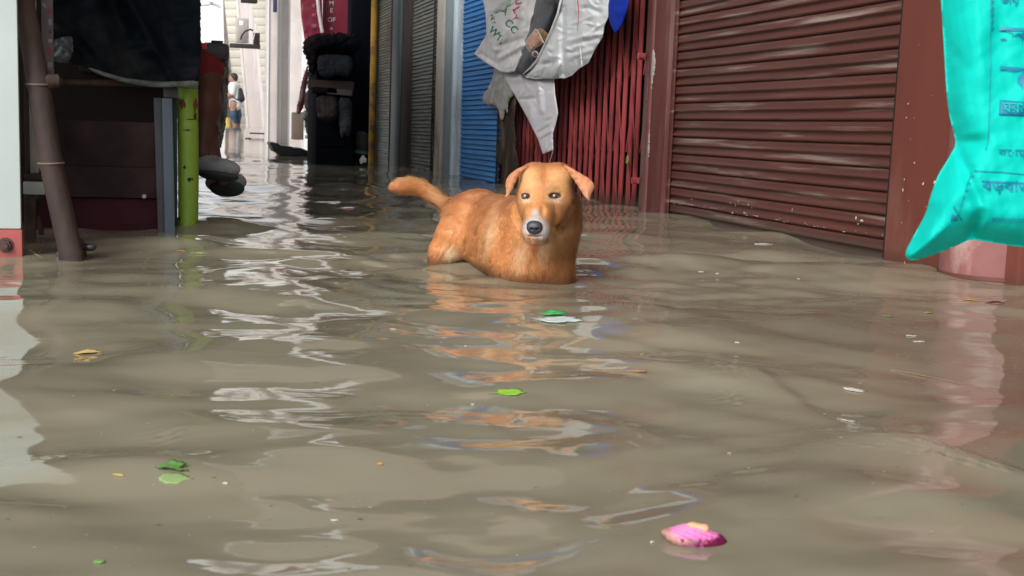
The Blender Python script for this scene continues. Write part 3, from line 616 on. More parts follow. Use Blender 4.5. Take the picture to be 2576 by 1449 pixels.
# ------------------------------------------------------------------ the stall
SY = 4.56
M_tarp = mat('black_tarpaulin', (.004, .008, .014), .6, .12, var=.3, vscale=3, col2=(.026, .026, .027), mscale=3, mix=(.45, .7), rough2=.75, bump=.002, bscale=30)
M_board = mat('weathered_brown_board', (.070, .043, .042), .85, .15, var=.45, vscale=4, col2=(.040, .027, .031), mscale=3, mix=(.4, .65), bump=.002, bscale=30)
M_maroon = mat('maroon_board', (.060, .016, .024), .75, .15, var=.25, vscale=5, bump=.001)
st = thing('market_stall', 'dark wooden stall box with a maroon lower board standing in the water', 'stall', (-.3, SY+.5, -.3))
xl, xr = at_Y(132, 400, SY)[0], at_Y(447, 400, SY)[0]
zz = lambda y, x=300: float(at_Y(x, y, SY)[2])
b = MB(); b.box((xl-.9, SY, zz(420)), (xr-.055, SY+.03, zz(306)), .002); b.build('upper_board', M_board, st)
b = MB(); b.box((xl-.9, SY-.004, zz(497)), (xr-.05, SY+.03, zz(420.5)), .001); b.build('middle_board', M_board, st)
b = MB(); b.box((xl-.9, SY+.012, -.30), (xr-.05, SY+.04, zz(499)), .004); b.build('lower_board', M_maroon, st)
b = MB(); b.box((xl-.9, SY+.35, -.3), (xr+.0, SY+.38, 1.6), 0); b.box((xr-.02, SY+.36, -.3), (xr+.0, SY+1.2, 1.5), 0); b.box((xl-.9, SY+1.2, -.3), (xr, SY+1.22, 1.6), 0); b.build('dark_back', M_interior, st)
b = MB(); b.box((xl-.9, SY+.03, zz(308)), (xr-.04, SY+.36, zz(306)), 0); b.build('shelf', M_board, st)
b = MB(); b.tube([at_Y(60, 204, SY-.03), at_Y(133, 207, SY-.03), at_Y(290, 209, SY-.03), at_Y(420, 214, SY-.02)], .011, 10); b.build('cross_pole', M_bam, st)
b = MB(); b.box((xl-.9, SY-.02, 1.58), (xr+.02, SY+1.25, 1.62), .004); b.build('top_board', M_board, st)
b = MB(); b.box((xl-2.2, SY-1.55, 2.05), (xr+.28, SY+3.6, 2.09), .01); b.build('tarpaulin_roof', M_tarp, st)  # unseen roof, extended forward to shade the water before the stall
for (x_, y_) in ((xl-2.1, SY+.1), (xl-2.1, SY+3.4), (xr-.1, SY+3.4)):
    b = MB(); b.tube([(x_, y_, -.3), (x_, y_, 2.05)], .03, 10); b.build('roof_pole', M_bam, st)
b = MB(); qb(b, 434, 245, 446, 640, SY+.01, .03); b.build('side_post', mat('dark_teal_paint', (.012, .035, .04), .6), st)
q = at_Y(367, 494, SY-.006); o = None
# tarpaulin with its hem
fr = Y_frame(SY-.05)
tarp_out = [(122, -260), (506, -260), (503, 0), (505, 110), (503, 205), (470, 214), (430, 216), (371, 212), (320, 205), (281, 195), (228, 176), (186, 160), (150, 150), (132, 120), (134, 0)]
def tarp_off(P, e):
    x, y = P[:, 0], P[:, 1]; d = np.abs((x-225)-(y+20)*.62); f1 = np.exp(-(d/16)**2); d2 = np.abs((x-330)-(y-10)*.55); d3 = np.abs((x-215)+(y-140)*-.9)
    return .05+.025*smooth_noise(P/100, .5, 3)+.035*fold(x, y, 210, -60, 305, 190, 20)-.03*fold(x, y, 260, -80, 330, 120, 26)+.03*fold(x, y, 300, -40, 400, 150, 24)+.025*fold(x, y, 190, 60, 290, 190, 12)-.02*fold(x, y, 400, -60, 470, 190, 30)+.018*fold(x, y, 330, 120, 500, 165, 14)+.012*f1*np.clip((y+60)/200, 0, 1)+.020*np.exp(-(d2/12)**2)+.014*np.exp(-(d3/9)**2)+.002*smooth_noise(P/100, 4, 8)
o = sheet('tarpaulin', tarp_out, 7, fr, tarp_off, M_tarp, None, .003, seed=2, jag=.8, loc=(0, SY, 1.6)); tag(o, 'crumpled black tarpaulin hung over the front of the stall', 'tarpaulin')
M_hem = mat('pale_green_grey_hem', (.19, .215, .19), .6, var=.2, vscale=9, col2=(.11, .13, .11), mscale=8, bump=.001)
hem = [(222, 170), (255, 180), (300, 194), (371, 205), (430, 207), (498, 203), (498, 219), (440, 221), (400, 221), (365, 219), (310, 208), (270, 196), (238, 184)]
sheet('hem', hem, 4, fr, lambda P, e: tarp_off(P, e*0)+.012+.006*np.clip(e/4, 0, 1), M_hem, o, .003, seed=3)
# crumpled plastic bags tucked under the tarpaulin
M_pl = mat('cloudy_plastic', (.13, .15, .17), .3, .6, var=.35, vscale=14, bump=.002, bscale=40)
for i, (ol, lab) in enumerate((([(135, 100), (160, 92), (182, 90), (184, 120), (176, 158), (150, 158), (134, 152)], 'crumpled cloudy grey plastic bag wedged under the tarpaulin edge'),)):
    o2 = sheet('plastic_bag', ol, 3.5, Y_frame(SY-.12), lambda P, e: .03*(1-np.exp(-e/8))+crumple(P[:, 0], P[:, 1], 4, 26, 132, 186, 88, 160, .012, 30, 5), M_pl, None, .002, back=lambda P, e: -.02*(1-np.exp(-e/8)), seed=5, jag=1, loc=tuple(at_Y(155, 155, SY-.12))); tag(o2, lab, 'plastic bag')
for k, (ya, yb) in enumerate(((6.3, 9.2), (9.7, 13.2))):  # unseen stalls added to keep light from the left out of the lane
    t_ = thing('market_stall', ['second stall of the row, hidden behind the first dark stall', 'third stall of the row, hidden behind the second stall'][k], 'stall', (-1.2, (ya+yb)/2, -.3))
    b = MB(); b.box((-2.4, ya, -.3), (-.12, yb, 1.0), .01); b.build('counter', M_board, t_)
    b = MB(); b.box((-2.5, ya-.1, 1.35), (-.02, yb+.1, 1.4), .01); b.build('tarpaulin_roof', M_tarp, t_)
    b = MB(); b.box((-2.45, ya, 1.0), (-2.40, yb, 1.35), 0); b.box((-.2, ya+.1, 1.0), (-.17, yb-.1, 1.35), 0); b.build('side_cloth', M_tarp, t_)
# two upright planks and the green bamboo post
M_sl1 = mat('grey_painted_plank', (.10, .105, .125), .65, var=.25, vscale=6, stretch=(1, 1, .3), col2=(.055, .05, .055), mscale=9, mstretch=(1, 1, .3), mix=(.45, .65), bump=.001)
M_sl2 = mat('pale_blue_painted_plank', (.15, .20, .25), .6, var=.25, vscale=6, stretch=(1, 1, .3), col2=(.10, .10, .115), mscale=7, mstretch=(1, 1, .4), mix=(.5, .65), col3=(.32, .33, .33), mix3=(.66, .7), m3scale=14, bump=.001)
def plank(name, label, pa, pb, w_, Y, m, group):
    a = at_Y(pa[0], pa[1], Y); c = at_Y(pb[0], pb[1], Y); hw = w_/2/ (FQ/ (Y)); t = None
    b = MB(); b.prism([(a[0]-hw, Y, a[2]), (a[0]+hw, Y, a[2]), (c[0]+hw, Y, c[2]), (c[0]-hw, Y, c[2])], (0, .022, 0), .003)
    o = b.build(name, m, None, loc=(c[0], Y, c[2])); tag(o, label, 'plank', group); return o
plank('upright_plank', 'narrow grey plank standing upright, left of the pale blue one', (397, 246), (415, 780), 20, SY-.05, M_sl1, 'upright planks by the stall corner')
plank('upright_plank', 'pale blue painted plank standing upright next to the green post', (420, 247), (432, 780), 24, SY-.07, M_sl2, 'upright planks by the stall corner')
b = MB(); qb(b, 411, 221, 448, 247, SY-.06, .04); o = b.build('wood_block', M_sl1, None, loc=tuple(at_Y(430, 247, SY-.05))); tag(o, 'small grey wood block above the upright planks', 'wood block')
M_gr = mat('lime_green_paint', (.24, .39, .04), .42, .5, var=.12, vscale=5, col2=(.20, .31, .035), mscale=4, mix=(.55, .8), col3=(.035, .045, .02), mix3=(.66, .69), m3scale=22, m3stretch=(1, 1, .8), rough2=.6, bump=.0008)
gp = at_water(473, 571); gpt = thing('green_post', 'lime green painted bamboo post standing in water at the stall corner', 'post', (gp[0], gp[1], -.3))
def gpz(y): return float(at_Y(473, y, gp[1])[2])
zs = [-.3, 0, gpz(508), gpz(303), gpz(223)]; gr = [.0365, .0365, .0375, .0385, .038]; P_ = []; R_g = []
for i in range(4):
    for k in range(16):
        t = k/16; z = zs[i]*(1-t)+zs[i+1]*t; P_.append((at_Y(473, 400, gp[1])[0]-.004*(i == 0)+.0015*math.sin(z*9), gp[1], z)); r0 = gr[i]*(1-t)+gr[i+1]*t
        R_g.append(r0*(1+.07*math.exp(-((1-t)/.04)**2)*(i in (1,))-.03*math.exp(-((1-t)/.02)**2)*(i == 2)-.03*math.exp(-(t/.05)**2)*(i in (2, 3))))
P_.append((P_[-1][0], gp[1], zs[-1])); R_g.append(gr[-1])
b = MB(); b.tube(P_, R_g, 28); b.build('post', M_gr, gpt)
b = MB(); b.tube([(P_[-1][0], gp[1], zs[-1]+.001), (P_[-1][0], gp[1], zs[-1]+.028)], [.037, .036], 24); b.build('cap', mat('grey_cap', (.20, .24, .22), .6), gpt)
# paint scrapes on the post
M_rs = mat('rust_red_scrape', (.17, .055, .02), .7)
def scrape(cx, cy, w_, h_, m, seed):
    r = np.random.default_rng(seed); a = np.linspace(0, 2*math.pi, 14, endpoint=False); k = 1+.3*r.normal(size=14); V = []
    for ai, ki in zip(a, k):
        q = at_Y(cx+w_*math.cos(ai)*ki, cy+h_*math.sin(ai)*ki, gp[1]); u = np.clip((q[0]-P_[20][0])/.0395, -.93, .93); V.append((P_[20][0]+.0395*u, gp[1]-.0395*math.sqrt(1-u*u)-.0006, q[2]))
    return mesh_obj('paint_scrape', V, [tuple(range(14))], m, gpt, False)
scrape(459, 262, 7, 12, M_rs, 1); scrape(492, 265, 6, 16, M_rs, 2); scrape(470, 327, 13, 2.2, M_dark, 3); scrape(490, 293, 4, 7, M_dark, 4); scrape(482, 300, 14, 1.0, M_dark, 5); scrape(478, 450, 6, 5, M_dark, 6); scrape(464, 420, 3, 5, M_dark, 7)
# ------------------------------------------------------------------ the person sitting on the stall: bare legs, red shorts, grey clogs
LD = 4.95
def LP(x, y, dz=0.0): return at_depth(x, y, LD-dz)
lo2 = LP(300, 620, -.3)*0+np.array([-.55, 4.5, -.02]); hi2 = np.array([.55, 5.75, 1.85])
Pf = Field(lo2, hi2, .0075, .012)
knee = LP(520, 190, .02); ank = LP(508, 392, .0); hip = LP(395, 175, -.25)
knee2 = LP(508, 205, -.22); ank2 = LP(545, 430, -.16); hip2 = LP(400, 180, -.45)
Pf.chain([hip, knee], [.085, .060]); Pf.chain([knee, LP(519, 268, .0), ank], [.056, .053, .031]); Pf.chain([ank, LP(560, 452, .03)], [.032, .026])
Pf.chain([hip2, knee2], [.085, .058]); Pf.chain([knee2, LP(512, 290, -.20), ank2], [.050, .046, .030]); Pf.chain([ank2, LP(590, 462, -.16)], [.032, .026])
pel = (hip+hip2)/2; che = pel+np.array([-.02, .02, .42]); nk = che+np.array([.02, 0, .20]); hd = nk+np.array([.03, -.01, .17])
Pf.ell(pel+np.array([0, 0, .03]), (.13, .16, .12)); Pf.chain([pel, pel+np.array([0, 0, .2]), che], [.12, .11, .13]); Pf.ell(che, (.10, .18, .14)); Pf.chain([nk-np.array([0, 0, .08]), hd], [.05, .055]); Pf.ell(hd, (.092, .075, .115))
Pf.ell(hd+np.array([.085, 0, -.01]), (.018, .014, .022)); Pf.ell(hd+np.array([.04, 0, -.06]), (.05, .05, .045))
for s in (-1, 1): Pf.chain([che+np.array([0, s*.17, .08]), che+np.array([-.04, s*.2, -.20]), che+np.array([.10, s*.12, -.33])], [.045, .038, .026]); Pf.ell(che+np.array([.14, s*.10, -.34]), (.045, .03, .02))
Pf.bake(); a, f = Pf.mesh()
M_skin = mat('dark_brown_skin', (.13, .055, .040), .5, .4, var=.12, vscale=12, bump=.0005, bscale=120)
pt = thing('person', 'seated person in red shorts with bare brown shin and grey clogs behind the green post', 'person', (float(pel[0]), float(pel[1]), .45))
mesh_obj('body', a, f, M_skin, pt)
Cf = Field(lo2, hi2, .009, .012)
Cf.chain([hip, hip*.03+knee*.97+np.array([0, 0, .02])], [.105, .078]); Cf.chain([hip2, hip2*.1+knee2*.9], [.105, .075]); Cf.ell(pel+np.array([0, 0, .03]), (.15, .18, .14)); Cf.bake(); a, f = Cf.mesh()
mesh_obj('shorts', a, f, mat('faded_red_cotton', (.20, .012, .02), .85, var=.25, vscale=14, bump=.004, bscale=35), pt)
Cf = Field(lo2, hi2, .009, .012); Cf.chain([pel+np.array([0, 0, .08]), che], [.142, .148]); Cf.ell(che, (.12, .20, .15))
for s in (-1, 1): Cf.chain([che+np.array([0, s*.17, .08]), che+np.array([-.03, s*.2, -.12])], [.066, .062])
Cf.bake(); a, f = Cf.mesh(); mesh_obj('shirt', a, f, mat('dark_cotton', (.03, .03, .04), .85, bump=.004, bscale=30), pt)
s_ = uv_sphere(hd+np.array([-.022, 0, .035]), (.088, .082, .098)); mesh_obj('hair', s_[0], s_[1], mat('black_hair', (.012, .01, .01), .6, bump=.004, bscale=60), pt)
M_clog = mat('dusty_grey_foam', (.40, .42, .43), .6, .4, var=.12, vscale=14, col2=(.28, .30, .31), mscale=9)
M_sole = mat('dark_green_grey_sole', (.045, .07, .07), .7, var=.15)
def clog(pa, pb, tag_, roll):
    a_, b_ = np.array(pa), np.array(pb); d = b_-a_; Lc = np.linalg.norm(d); d /= Lc; M = rotf(d, np.array([0, 0, 1.])+roll); side, fwd_, upv = M
    c = (a_+b_)/2; F_ = Field(c-.26, c+.26, .0045, .008)
    F_.ell(c+fwd_*.02+upv*.012, (.050, Lc*.60, .040), M); F_.ell(c-fwd_*Lc*.30+upv*.022, (.040, .062, .046), M); F_.bake()
    F_.carve(a_+upv*.07-fwd_*.0, (.034, .062, .060), M, .004)
    for k in range(7): F_.carve(c+fwd_*(.005+.026*(k//3))+side*.020*((k % 3)-1)+upv*.050, (.0055, .0055, .03), M, .001)
    # flat underside
    n_ = F_.n; X = [F_.lo[i]+F_.h*np.arange(n_[i]) for i in range(3)]; G = np.meshgrid(*X, indexing='ij', sparse=True); pl = -((G[0]-c[0])*upv[0]+(G[1]-c[1])*upv[1]+(G[2]-c[2])*upv[2])-.012
    F_.F = np.maximum(F_.F, pl).astype(np.float32); v, f = F_.mesh(); k = mesh_obj('clog', v, f, M_clog, pt)
    F2 = Field(c-.26, c+.26, .0045, .006); F2.ell(c+fwd_*.012-upv*.020, (.054, Lc*.64, .024), M); F2.bake(); pl2 = -pl-.0245+.0; F2.F = np.maximum(F2.F, ((G[0]-c[0])*upv[0]+(G[1]-c[1])*upv[1]+(G[2]-c[2])*upv[2])+.0125).astype(np.float32)
    v, f = F2.mesh(); mesh_obj('sole', v, f, M_sole, k)
clog(LP(505, 425, .02), LP(583, 432, .06), 0, np.array([0, 0.30, 0]))
clog(LP(535, 468, -.16), LP(600, 462, -.13), 0, np.array([.1, .9, 0]))
# grey translucent sheet and black box behind the leg
fr3 = Y_frame(5.35)
M_gpl = mat('grey_plastic_sheet', (.13, .135, .135), .45, .5, var=.25, vscale=7, stretch=(1, 1, .3), col2=(.19, .185, .165), mscale=4, mstretch=(1, 1, .5), mix=(.45, .7), bump=.002, bscale=30)
o = sheet('plastic_sheet', [(470, 150), (505, 108), (566, 104), (576, 150), (574, 200), (571, 280), (566, 330), (556, 368), (549, 395), (536, 398), (520, 360), (500, 300), (470, 250)], 4, fr3,
          lambda P, e: .02*smooth_noise(P/60, 1.2, 3)+.018*ridge(P/60, 1.1, 6, (1.6, .3)), M_gpl, None, .003, seed=6, jag=.7, loc=(.35, 5.35, 1.0)); tag(o, 'grey plastic sheet hanging behind the seated person', 'plastic sheet')
M_box = mat('black_rexine', (.045, .05, .055), .5, var=.2, vscale=10, bump=.001)
bx_ = thing('carry_case', 'dark grey hard case with a small red tag beside the tarpaulin', 'case', tuple(at_Y(540, 180, 5.15)))
b = MB(); qb(b, 488, 106, 577, 152, 5.15, .12, .012); b.build('body', M_box, bx_)
b = MB(); qb(b, 532, 101, 562, 107, 5.17, .05, .003); b.build('handle', M_box, bx_)
b = MB(); qb(b, 507, 108, 521, 124, 5.143, .004, .001); b.build('tag', mat('bright_red_label', (.75, .03, .06), .5), bx_)
# dark table top on which the case and person rest
b = MB(); b.box((xr-.35, SY+.15, .565), (xr+.02, SY+1.15, .60), .005); b.build('bench_board', M_board, st)
# ================================================================== the dog
DD = 3.15
def DP(x, y, dz): return at_depth(951.4+x*0.25257, 365.9+y*0.25257, DD-dz)
def cam_vec(r, u, t): return _R0*r+np.array([0, 0, 1.0])*u - np.array([_F[0], _F[1], 0])/np.hypot(_F[0], _F[1])*t      # right, up, towards the camera
lo = np.array([0.30, 2.75, -0.30]); hi = np.array([1.32, 3.95, 0.44])
# ---- body
B = Field(lo, hi, 0.0042, 0.012)
back = rotf(DP(1400, 900, -.15)-DP(1000, 720, -.42), (0, 0, 1))
B.ell(DP(1015, 715, -.43), (.082, .115, .082), back)
B.ell(DP(1010, 830, -.43), (.080, .095, .085), back)
B.ell(DP(1210, 850, -.31), (.088, .150, .104), back)
B.ell(DP(1120, 960, -.34), (.070, .130, .092), back)
B.ell(DP(1250, 1060, -.27), (.075, .120, .090), back)
B.ell(DP(1330, 930, -.22), (.100, .130, .120), back)
B.ell(DP(1450, 1000, -.15), (.100, .095, .120), back)
B.ell(DP(1500, 1150, -.125), (.092, .080, .120), back)
B.chain([DP(1480, 960, -.13), DP(1600, 780, -.085), DP(1695, 590, -.075)], [.102, .086, .064])
B.chain([DP(1650, 940, -.10), DP(1718, 760, -.090), DP(1760, 590, -.095)], [.072, .070, .058])
B.ell(DP(1700, 1120, -.13), (.055, .06, .13))                                         # far shoulder
B.chain([DP(1735, 1050, -.14), DP(1770, 1350, -.13), DP(1770, 1800, -.14)], [.045, .036, .024])
B.chain([DP(1300, 1150, -.17), DP(1330, 1450, -.13), DP(1330, 1900, -.10)], [.050, .034, .024])
B.chain([DP(900, 740, -.385), DP(775, 900, -.365), DP(668, 1050, -.375), DP(622, 1165, -.385), DP(600, 1270, -.42), DP(640, 1700, -.40)], [.076, .050, .037, .027, .021, .018])      # near hind leg
B.ell(DP(850, 800, -.385), (.056, .070, .075), back)
B.chain([DP(1010, 820, -.47), DP(980, 1000, -.47), DP(960, 1230, -.50), DP(960, 1700, -.50)], [.06, .040, .022, .016])
tail = [DP(800, 600, -.46), DP(690, 590, -.48), DP(560, 500, -.49), DP(440, 425, -.48), DP(330, 400, -.46), DP(235, 405, -.44), DP(180, 425, -.43)]
B.chain(tail, [.020, .0135, .0130, .0135, .0135, .011, .004])
B.bake()
# ---- head (finer blending)
Hd = Field(lo, hi, 0.0042, 0.0065); Hd.k = .0065
fw = cam_vec(-.22, -.62, .75); hM = rotf(fw, (0, 0, 1)); hr, hf, hu = hM
Mh = rotf(cam_vec(-.08, -.15, 1), (0, 0, 1))
Hd.ell(DP(1668, 430, -.015), (.071, .072, .062), Mh)
Hd.ell(DP(1560, 300, .005), (.040, .052, .034), Mh); Hd.ell(DP(1790, 305, .005), (.044, .052, .034), Mh)     # ear bases / temples
Hd.ell(DP(1500, 500, .012), (.033, .045, .040), Mh); Hd.ell(DP(1800, 510, .010), (.040, .045, .045), Mh)       # brows, cheekbones
Hd.ell(DP(1508, 625, .010), (.027, .040, .038), Mh); Hd.ell(DP(1742, 640, .006), (.036, .042, .042), Mh)       # cheeks
Hd.cone(DP(1630, 520, .022), DP(1592, 690, .065), .040, .033)
Hd.cone(DP(1592, 690, .065), DP(1562, 800, .098), .032, .0262)
Hd.cone(DP(1630, 640, .010), DP(1580, 850, .078), .038, .029)        # jaws
Hd.ell(DP(1508, 850, .088), (.0195, .030, .0205), Mh); Hd.ell(DP(1628, 850, .088), (.0205, .030, .0205), Mh)   # lips
Hd.ell(DP(1568, 893, .075), (.022, .026, .0130), Mh)                 # chin
Hd.chain([DP(1530, 455, .040), DP(1500, 462, .036)], [.014, .012]); Hd.chain([DP(1725, 448, .040), DP(1790, 455, .030)], [.014, .013])   # brow ridges
Hd.bake()
k = .011; a, b_ = B.F, Hd.F; h = np.clip(.5+.5*(a-b_)/k, 0, 1); Hd.F = (a+(b_-a)*h-k*h*(1-h)).astype(np.float32)
def surf_dz(V, x, y, rad=14):
    """how near the surface comes to the lens at a point of the photo"""
    return _surf(V, x, y, rad)
def crop_xy(V):
    d = V-CAM; wz = d@_F; return (1288+FQ*(d@_R)/wz-951.4)/.25257, (724.5-FQ*(d@_U)/wz-365.9)/.25257, wz
V0, F0 = Hd.mesh(); cx0, cy0, cw0 = crop_xy(V0)
def sdz(x, y, rad=16):
    m = np.hypot(cx0-x, cy0-y) < rad; return DD-cw0[m].min()
eyes = []
for (ex, ey, rw, rh, rl, side) in ((1468, 505, .0115, .0070, -.15, -1), (1758, 502, .0150, .0074, .12, 1)):
    z = sdz(ex, ey); nrm_ = cam_vec(side*.25, 0.02, 1); M = rotf(nrm_, cam_vec(-rl, 1, 0))
    Hd.carve(DP(ex, ey, z-.001), (rw, .0085, rh), M, k=.003)
    eyes.append((DP(ex, ey+6, z-.0128), side, z))
Hd.carve(DP(1565, 905, sdz(1565, 905)-.000), (.021, .012, .0022), Mh, k=.002)      # mouth slit
Hd.carve(DP(1640, 640, sdz(1640, 640)+.010), (.006, .02, .016), Mh, k=.01)
V, F = Hd.mesh()
keep = None
N = vert_normals(V, F)
cx, cy, cw = crop_xy(V); dz = DD-cw
vis = (N@(-_F)) > -0.15
def head_mask(x, y, d):
    e = np.hypot((x-1655)/355, (y-540)/410); t = np.clip((1.04-e)/.16, 0, 1); s_ = np.clip((1965-(np.maximum(y, 470)-470)*.58-x)/70+.5, 0, 1); t = t*s_; return np.clip((d+.050)/.03, 0, 1)*t*t*(3-2*t)
headm = head_mask(cx, cy, dz)
def bl(c, m, col): m = np.clip(m, 0, 1)[:, None]; return c*(1-m)+np.array(col)*m
def g(x, y, sx, sy, rot=0.0):
    c, s = math.cos(rot), math.sin(rot); u = (cx-x)*c+(cy-y)*s; v = -(cx-x)*s+(cy-y)*c; return np.exp(-(u/sx)**2-(v/sy)**2)
def ss(a, b, x): t = np.clip((x-a)/(b-a), 0, 1); return t*t*(3-2*t)
def dog_color():
    n1 = smooth_noise(V, 9, 3); n2 = smooth_noise(V, 28, 4); n3 = smooth_noise(V, 70, 5)
    c = np.tile(np.array([0.60, 0.225, 0.075]), (len(V), 1))
    up = np.clip(N[:, 2], 0, 1)
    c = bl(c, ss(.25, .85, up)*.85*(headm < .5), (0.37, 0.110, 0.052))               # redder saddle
    c = bl(c, (0.30+.45*n1)*(headm < .5), (0.72, 0.38, 0.17)); c = bl(c, ss(.15, .7, smooth_noise(V*np.array([1, 1, .45]), 16, 14))*.40*(headm < .5), (0.40, .145, .055))
    c = bl(c, np.clip(n2, 0, 1)*.35, (0.45, .17, .065))
    # paler inner thigh, chest bib, streaks behind the shoulder
    c = bl(c, g(735, 1110, 75, 100)*1.0*(dz < -.2), (0.85, .66, .45))
    c = bl(c, g(1120, 880, 55, 260, .25)*.75*(dz < -.05), (0.84, .54, .30))
    c = bl(c, (g(1640, 1010, 60, 130)*.8+g(1420, 1080, 60, 170, .15)*.6)*(headm < .5), (0.84, .58, .36))
    c = bl(c, g(1760, 930, 90, 110)*.6*(headm < .5), (0.62, .47, .27))
    c = bl(c, (g(1560, 1000, 30, 90)*.75+g(1270, 900, 40, 200, .2)*.5)*(headm < .5), (0.40, .12, .04))
    c = bl(c, ss(1640, 1800, cx)*ss(330, 480, cy)*ss(1300, 1000, cy)*.72, (0.27, .135, .06)); c = bl(c, ss(1690, 1800, cx)*ss(900, 1050, cy)*.45, (0.30, .12, .05))            # darker fur and painted shade on the far neck and shoulder
    # tail: pale upper edge, reddish tip, dark hairs under the root
    tm = (cx < 720)*(cy < 680)
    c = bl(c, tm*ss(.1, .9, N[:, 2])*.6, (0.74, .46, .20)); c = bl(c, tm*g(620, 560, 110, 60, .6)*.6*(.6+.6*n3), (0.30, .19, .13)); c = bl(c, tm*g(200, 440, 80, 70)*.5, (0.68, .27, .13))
    # head
    hc = np.tile(np.array([0.66, 0.300, 0.105]), (len(V), 1))
    hc = bl(hc, (g(1500, 350, 85, 130)+g(1820, 340, 95, 120))*.62, (0.78, .48, .22))
    hc = bl(hc, ss(260, 195, cy)*.7, (0.50, .185, .08))
    hc = bl(hc, g(1648, 310, 36, 140)*.85, (0.52, .19, .07))
    hc = bl(hc, (g(1830, 640, 50, 70)+g(1450, 760, 35, 70)*.7+g(1690, 620, 26, 70, -.3)*.5+g(1520, 640, 20, 70, .2)*.4)*.75, (0.34, .17, .07))
    hc = bl(hc, (g(1650, 580, 26, 22)+g(1500, 590, 24, 20)*.6)*.6, (0.62, .24, .05))
    hc = bl(hc, (g(1712, 436, 60, 20, -.15)+g(1490, 448, 40, 16)*.4)*.7, (0.36, .22, .11))
    hc = bl(hc, (g(1760, 560, 85, 20, .1)+g(1480, 560, 55, 18))*.75, (0.84, .62, .45))
    hc = bl(hc, g(1740, 720, 70, 60)*.35, (0.62, .28, .12))
    hc = bl(hc, g(1945, 420, 50, 130)*1.0+g(1380, 380, 14, 80)*.7, (0.12, .055, .03))  # painted shade in the hollows beside the ear flaps
    hc = bl(hc, (g(1470, 470, 60, 34)+g(1770, 462, 80, 36))*.38*(cy < 520), (0.40, .20, .085)); hc = bl(hc, (g(1420, 640, 34, 90)+g(1850, 560, 40, 110))*.5, (0.42, .18, .07))  # eye-socket and cheek shading painted into the fur
    mz = np.maximum(ss(165, 110, np.hypot((cx-1568)*1.0, (cy-858)*.92)+14*n3), g(1566, 705, 40, 95)*1.15*ss(600, 680, cy))
    mz = np.maximum(mz, ss(170, 125, np.hypot((cx-1568)*1.0, (cy-872)*1.3)+10*n3)*.9)
    hc = bl(hc, mz*(dz > .03), (0.56, .52, .50))
    hc = bl(hc, g(1565, 906, 62, 7)*.95*(dz > .03), (0.05, .035, .035)); hc = bl(hc, g(1560, 880, 6, 18)*.6*(dz > .03), (0.06, .045, .045))
    for (x, y, w_, h_, r) in ((1468, 503, 44, 29, .12), (1758, 500, 62, 30, -.06)):
        c_, s_ = math.cos(r), math.sin(r); u = ((cx-x)*c_+(cy-y)*s_)/w_; v = (-(cx-x)*s_+(cy-y)*c_)/h_; e = np.hypot(u, v)
        hc = bl(hc, ss(1.22, .96, e), (0.045, .03, .028)); hc = bl(hc, ss(1.7, 1.3, e)*ss(1.0, 1.3, e)*.5*(cy > y), (0.72, .50, .36))
    hm = headm
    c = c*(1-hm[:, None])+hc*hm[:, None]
    c *= (1+.10*n3+.07*n1)[:, None]
    # wet tide mark just over the water
    c = bl(c, ss(.050, .006, V[:, 2]+.010*n2)*.8, (0.17, .070, .034))
    return np.clip(c, .01, .95)
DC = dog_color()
# wet locks: streaks along the lie of the coat, as relief and as darker partings
_ax = DP(1000, 720, -.42)-DP(1400, 900, -.15); _ax /= np.linalg.norm(_ax)
_ld = _ax[None, :]*.75+np.array([[0, 0, -.8]]); _t = ss(1250, 1500, cx)[:, None]; _ld = _ld*(1-_t)+np.array([[0, 0, -1.]])*_t; _ld /= np.linalg.norm(_ld, axis=1)[:, None]
_al = (V*_ld).sum(1)[:, None]*_ld; _Vp = V-_al*.80
lock = smooth_noise(_Vp, 19, 41, 2)*.65+smooth_noise(_Vp, 44, 42, 2)*.5; lock = 1-2*np.abs(lock)**.8; lock = np.clip(lock, -1, 1)
_bm = (1-headm)*ss(760, 900, cx+(cy > 700)*400)*np.clip((V[:, 2]+.01)/.03, 0, 1)
wetness = .45+.55*ss(650, 1100, cy)
V = V+N*(lock*.0032*_bm*wetness)[:, None]; DC = np.clip(DC*(1+.40*(lock*_bm*wetness))[:, None], .01, .95)
DC = bl(DC, ss(.1, -.9, lock)*_bm*wetness*.35, (.30, .10, .035))
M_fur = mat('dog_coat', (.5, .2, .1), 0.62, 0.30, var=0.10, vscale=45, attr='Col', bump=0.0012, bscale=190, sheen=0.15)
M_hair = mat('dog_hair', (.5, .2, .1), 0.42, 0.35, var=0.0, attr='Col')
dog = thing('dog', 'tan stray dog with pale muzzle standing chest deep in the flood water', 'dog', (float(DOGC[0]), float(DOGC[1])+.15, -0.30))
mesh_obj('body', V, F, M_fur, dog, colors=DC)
# ---- eyes and nose
M_eye = mat('dark_brown_eye', (0.085, 0.050, 0.032), 0.08, 0.7, var=0, coat=1.0)
M_pupil = mat('black_pupil', (0.004, 0.004, 0.005), 0.05, 0.7, var=0, coat=1.0)
M_white = mat('eye_white', (0.22, 0.19, 0.18), 0.15, 0.5, var=0)
for (c, side, z) in eyes:
    s = uv_sphere(c, (.0120,)*3); e = mesh_obj('eye', s[0], s[1], M_eye, dog)
    gaze = cam_vec(.10, -.10, 1); gaze /= np.linalg.norm(gaze)
    s = uv_sphere(np.array(c)+gaze*.0085, (.0048, .0048, .0048)); mesh_obj('pupil', s[0], s[1], M_pupil, e)
    sl = cam_vec(-1*side*0.95 if side < 0 else .9, -.02, .62); sl /= np.linalg.norm(sl)
    s = uv_sphere(np.array(c)+sl*.0058, (.0066, .0066, .0060)); mesh_obj('eye_white', s[0], s[1], M_white, e)
nz = sdz(1556, 812, 20)
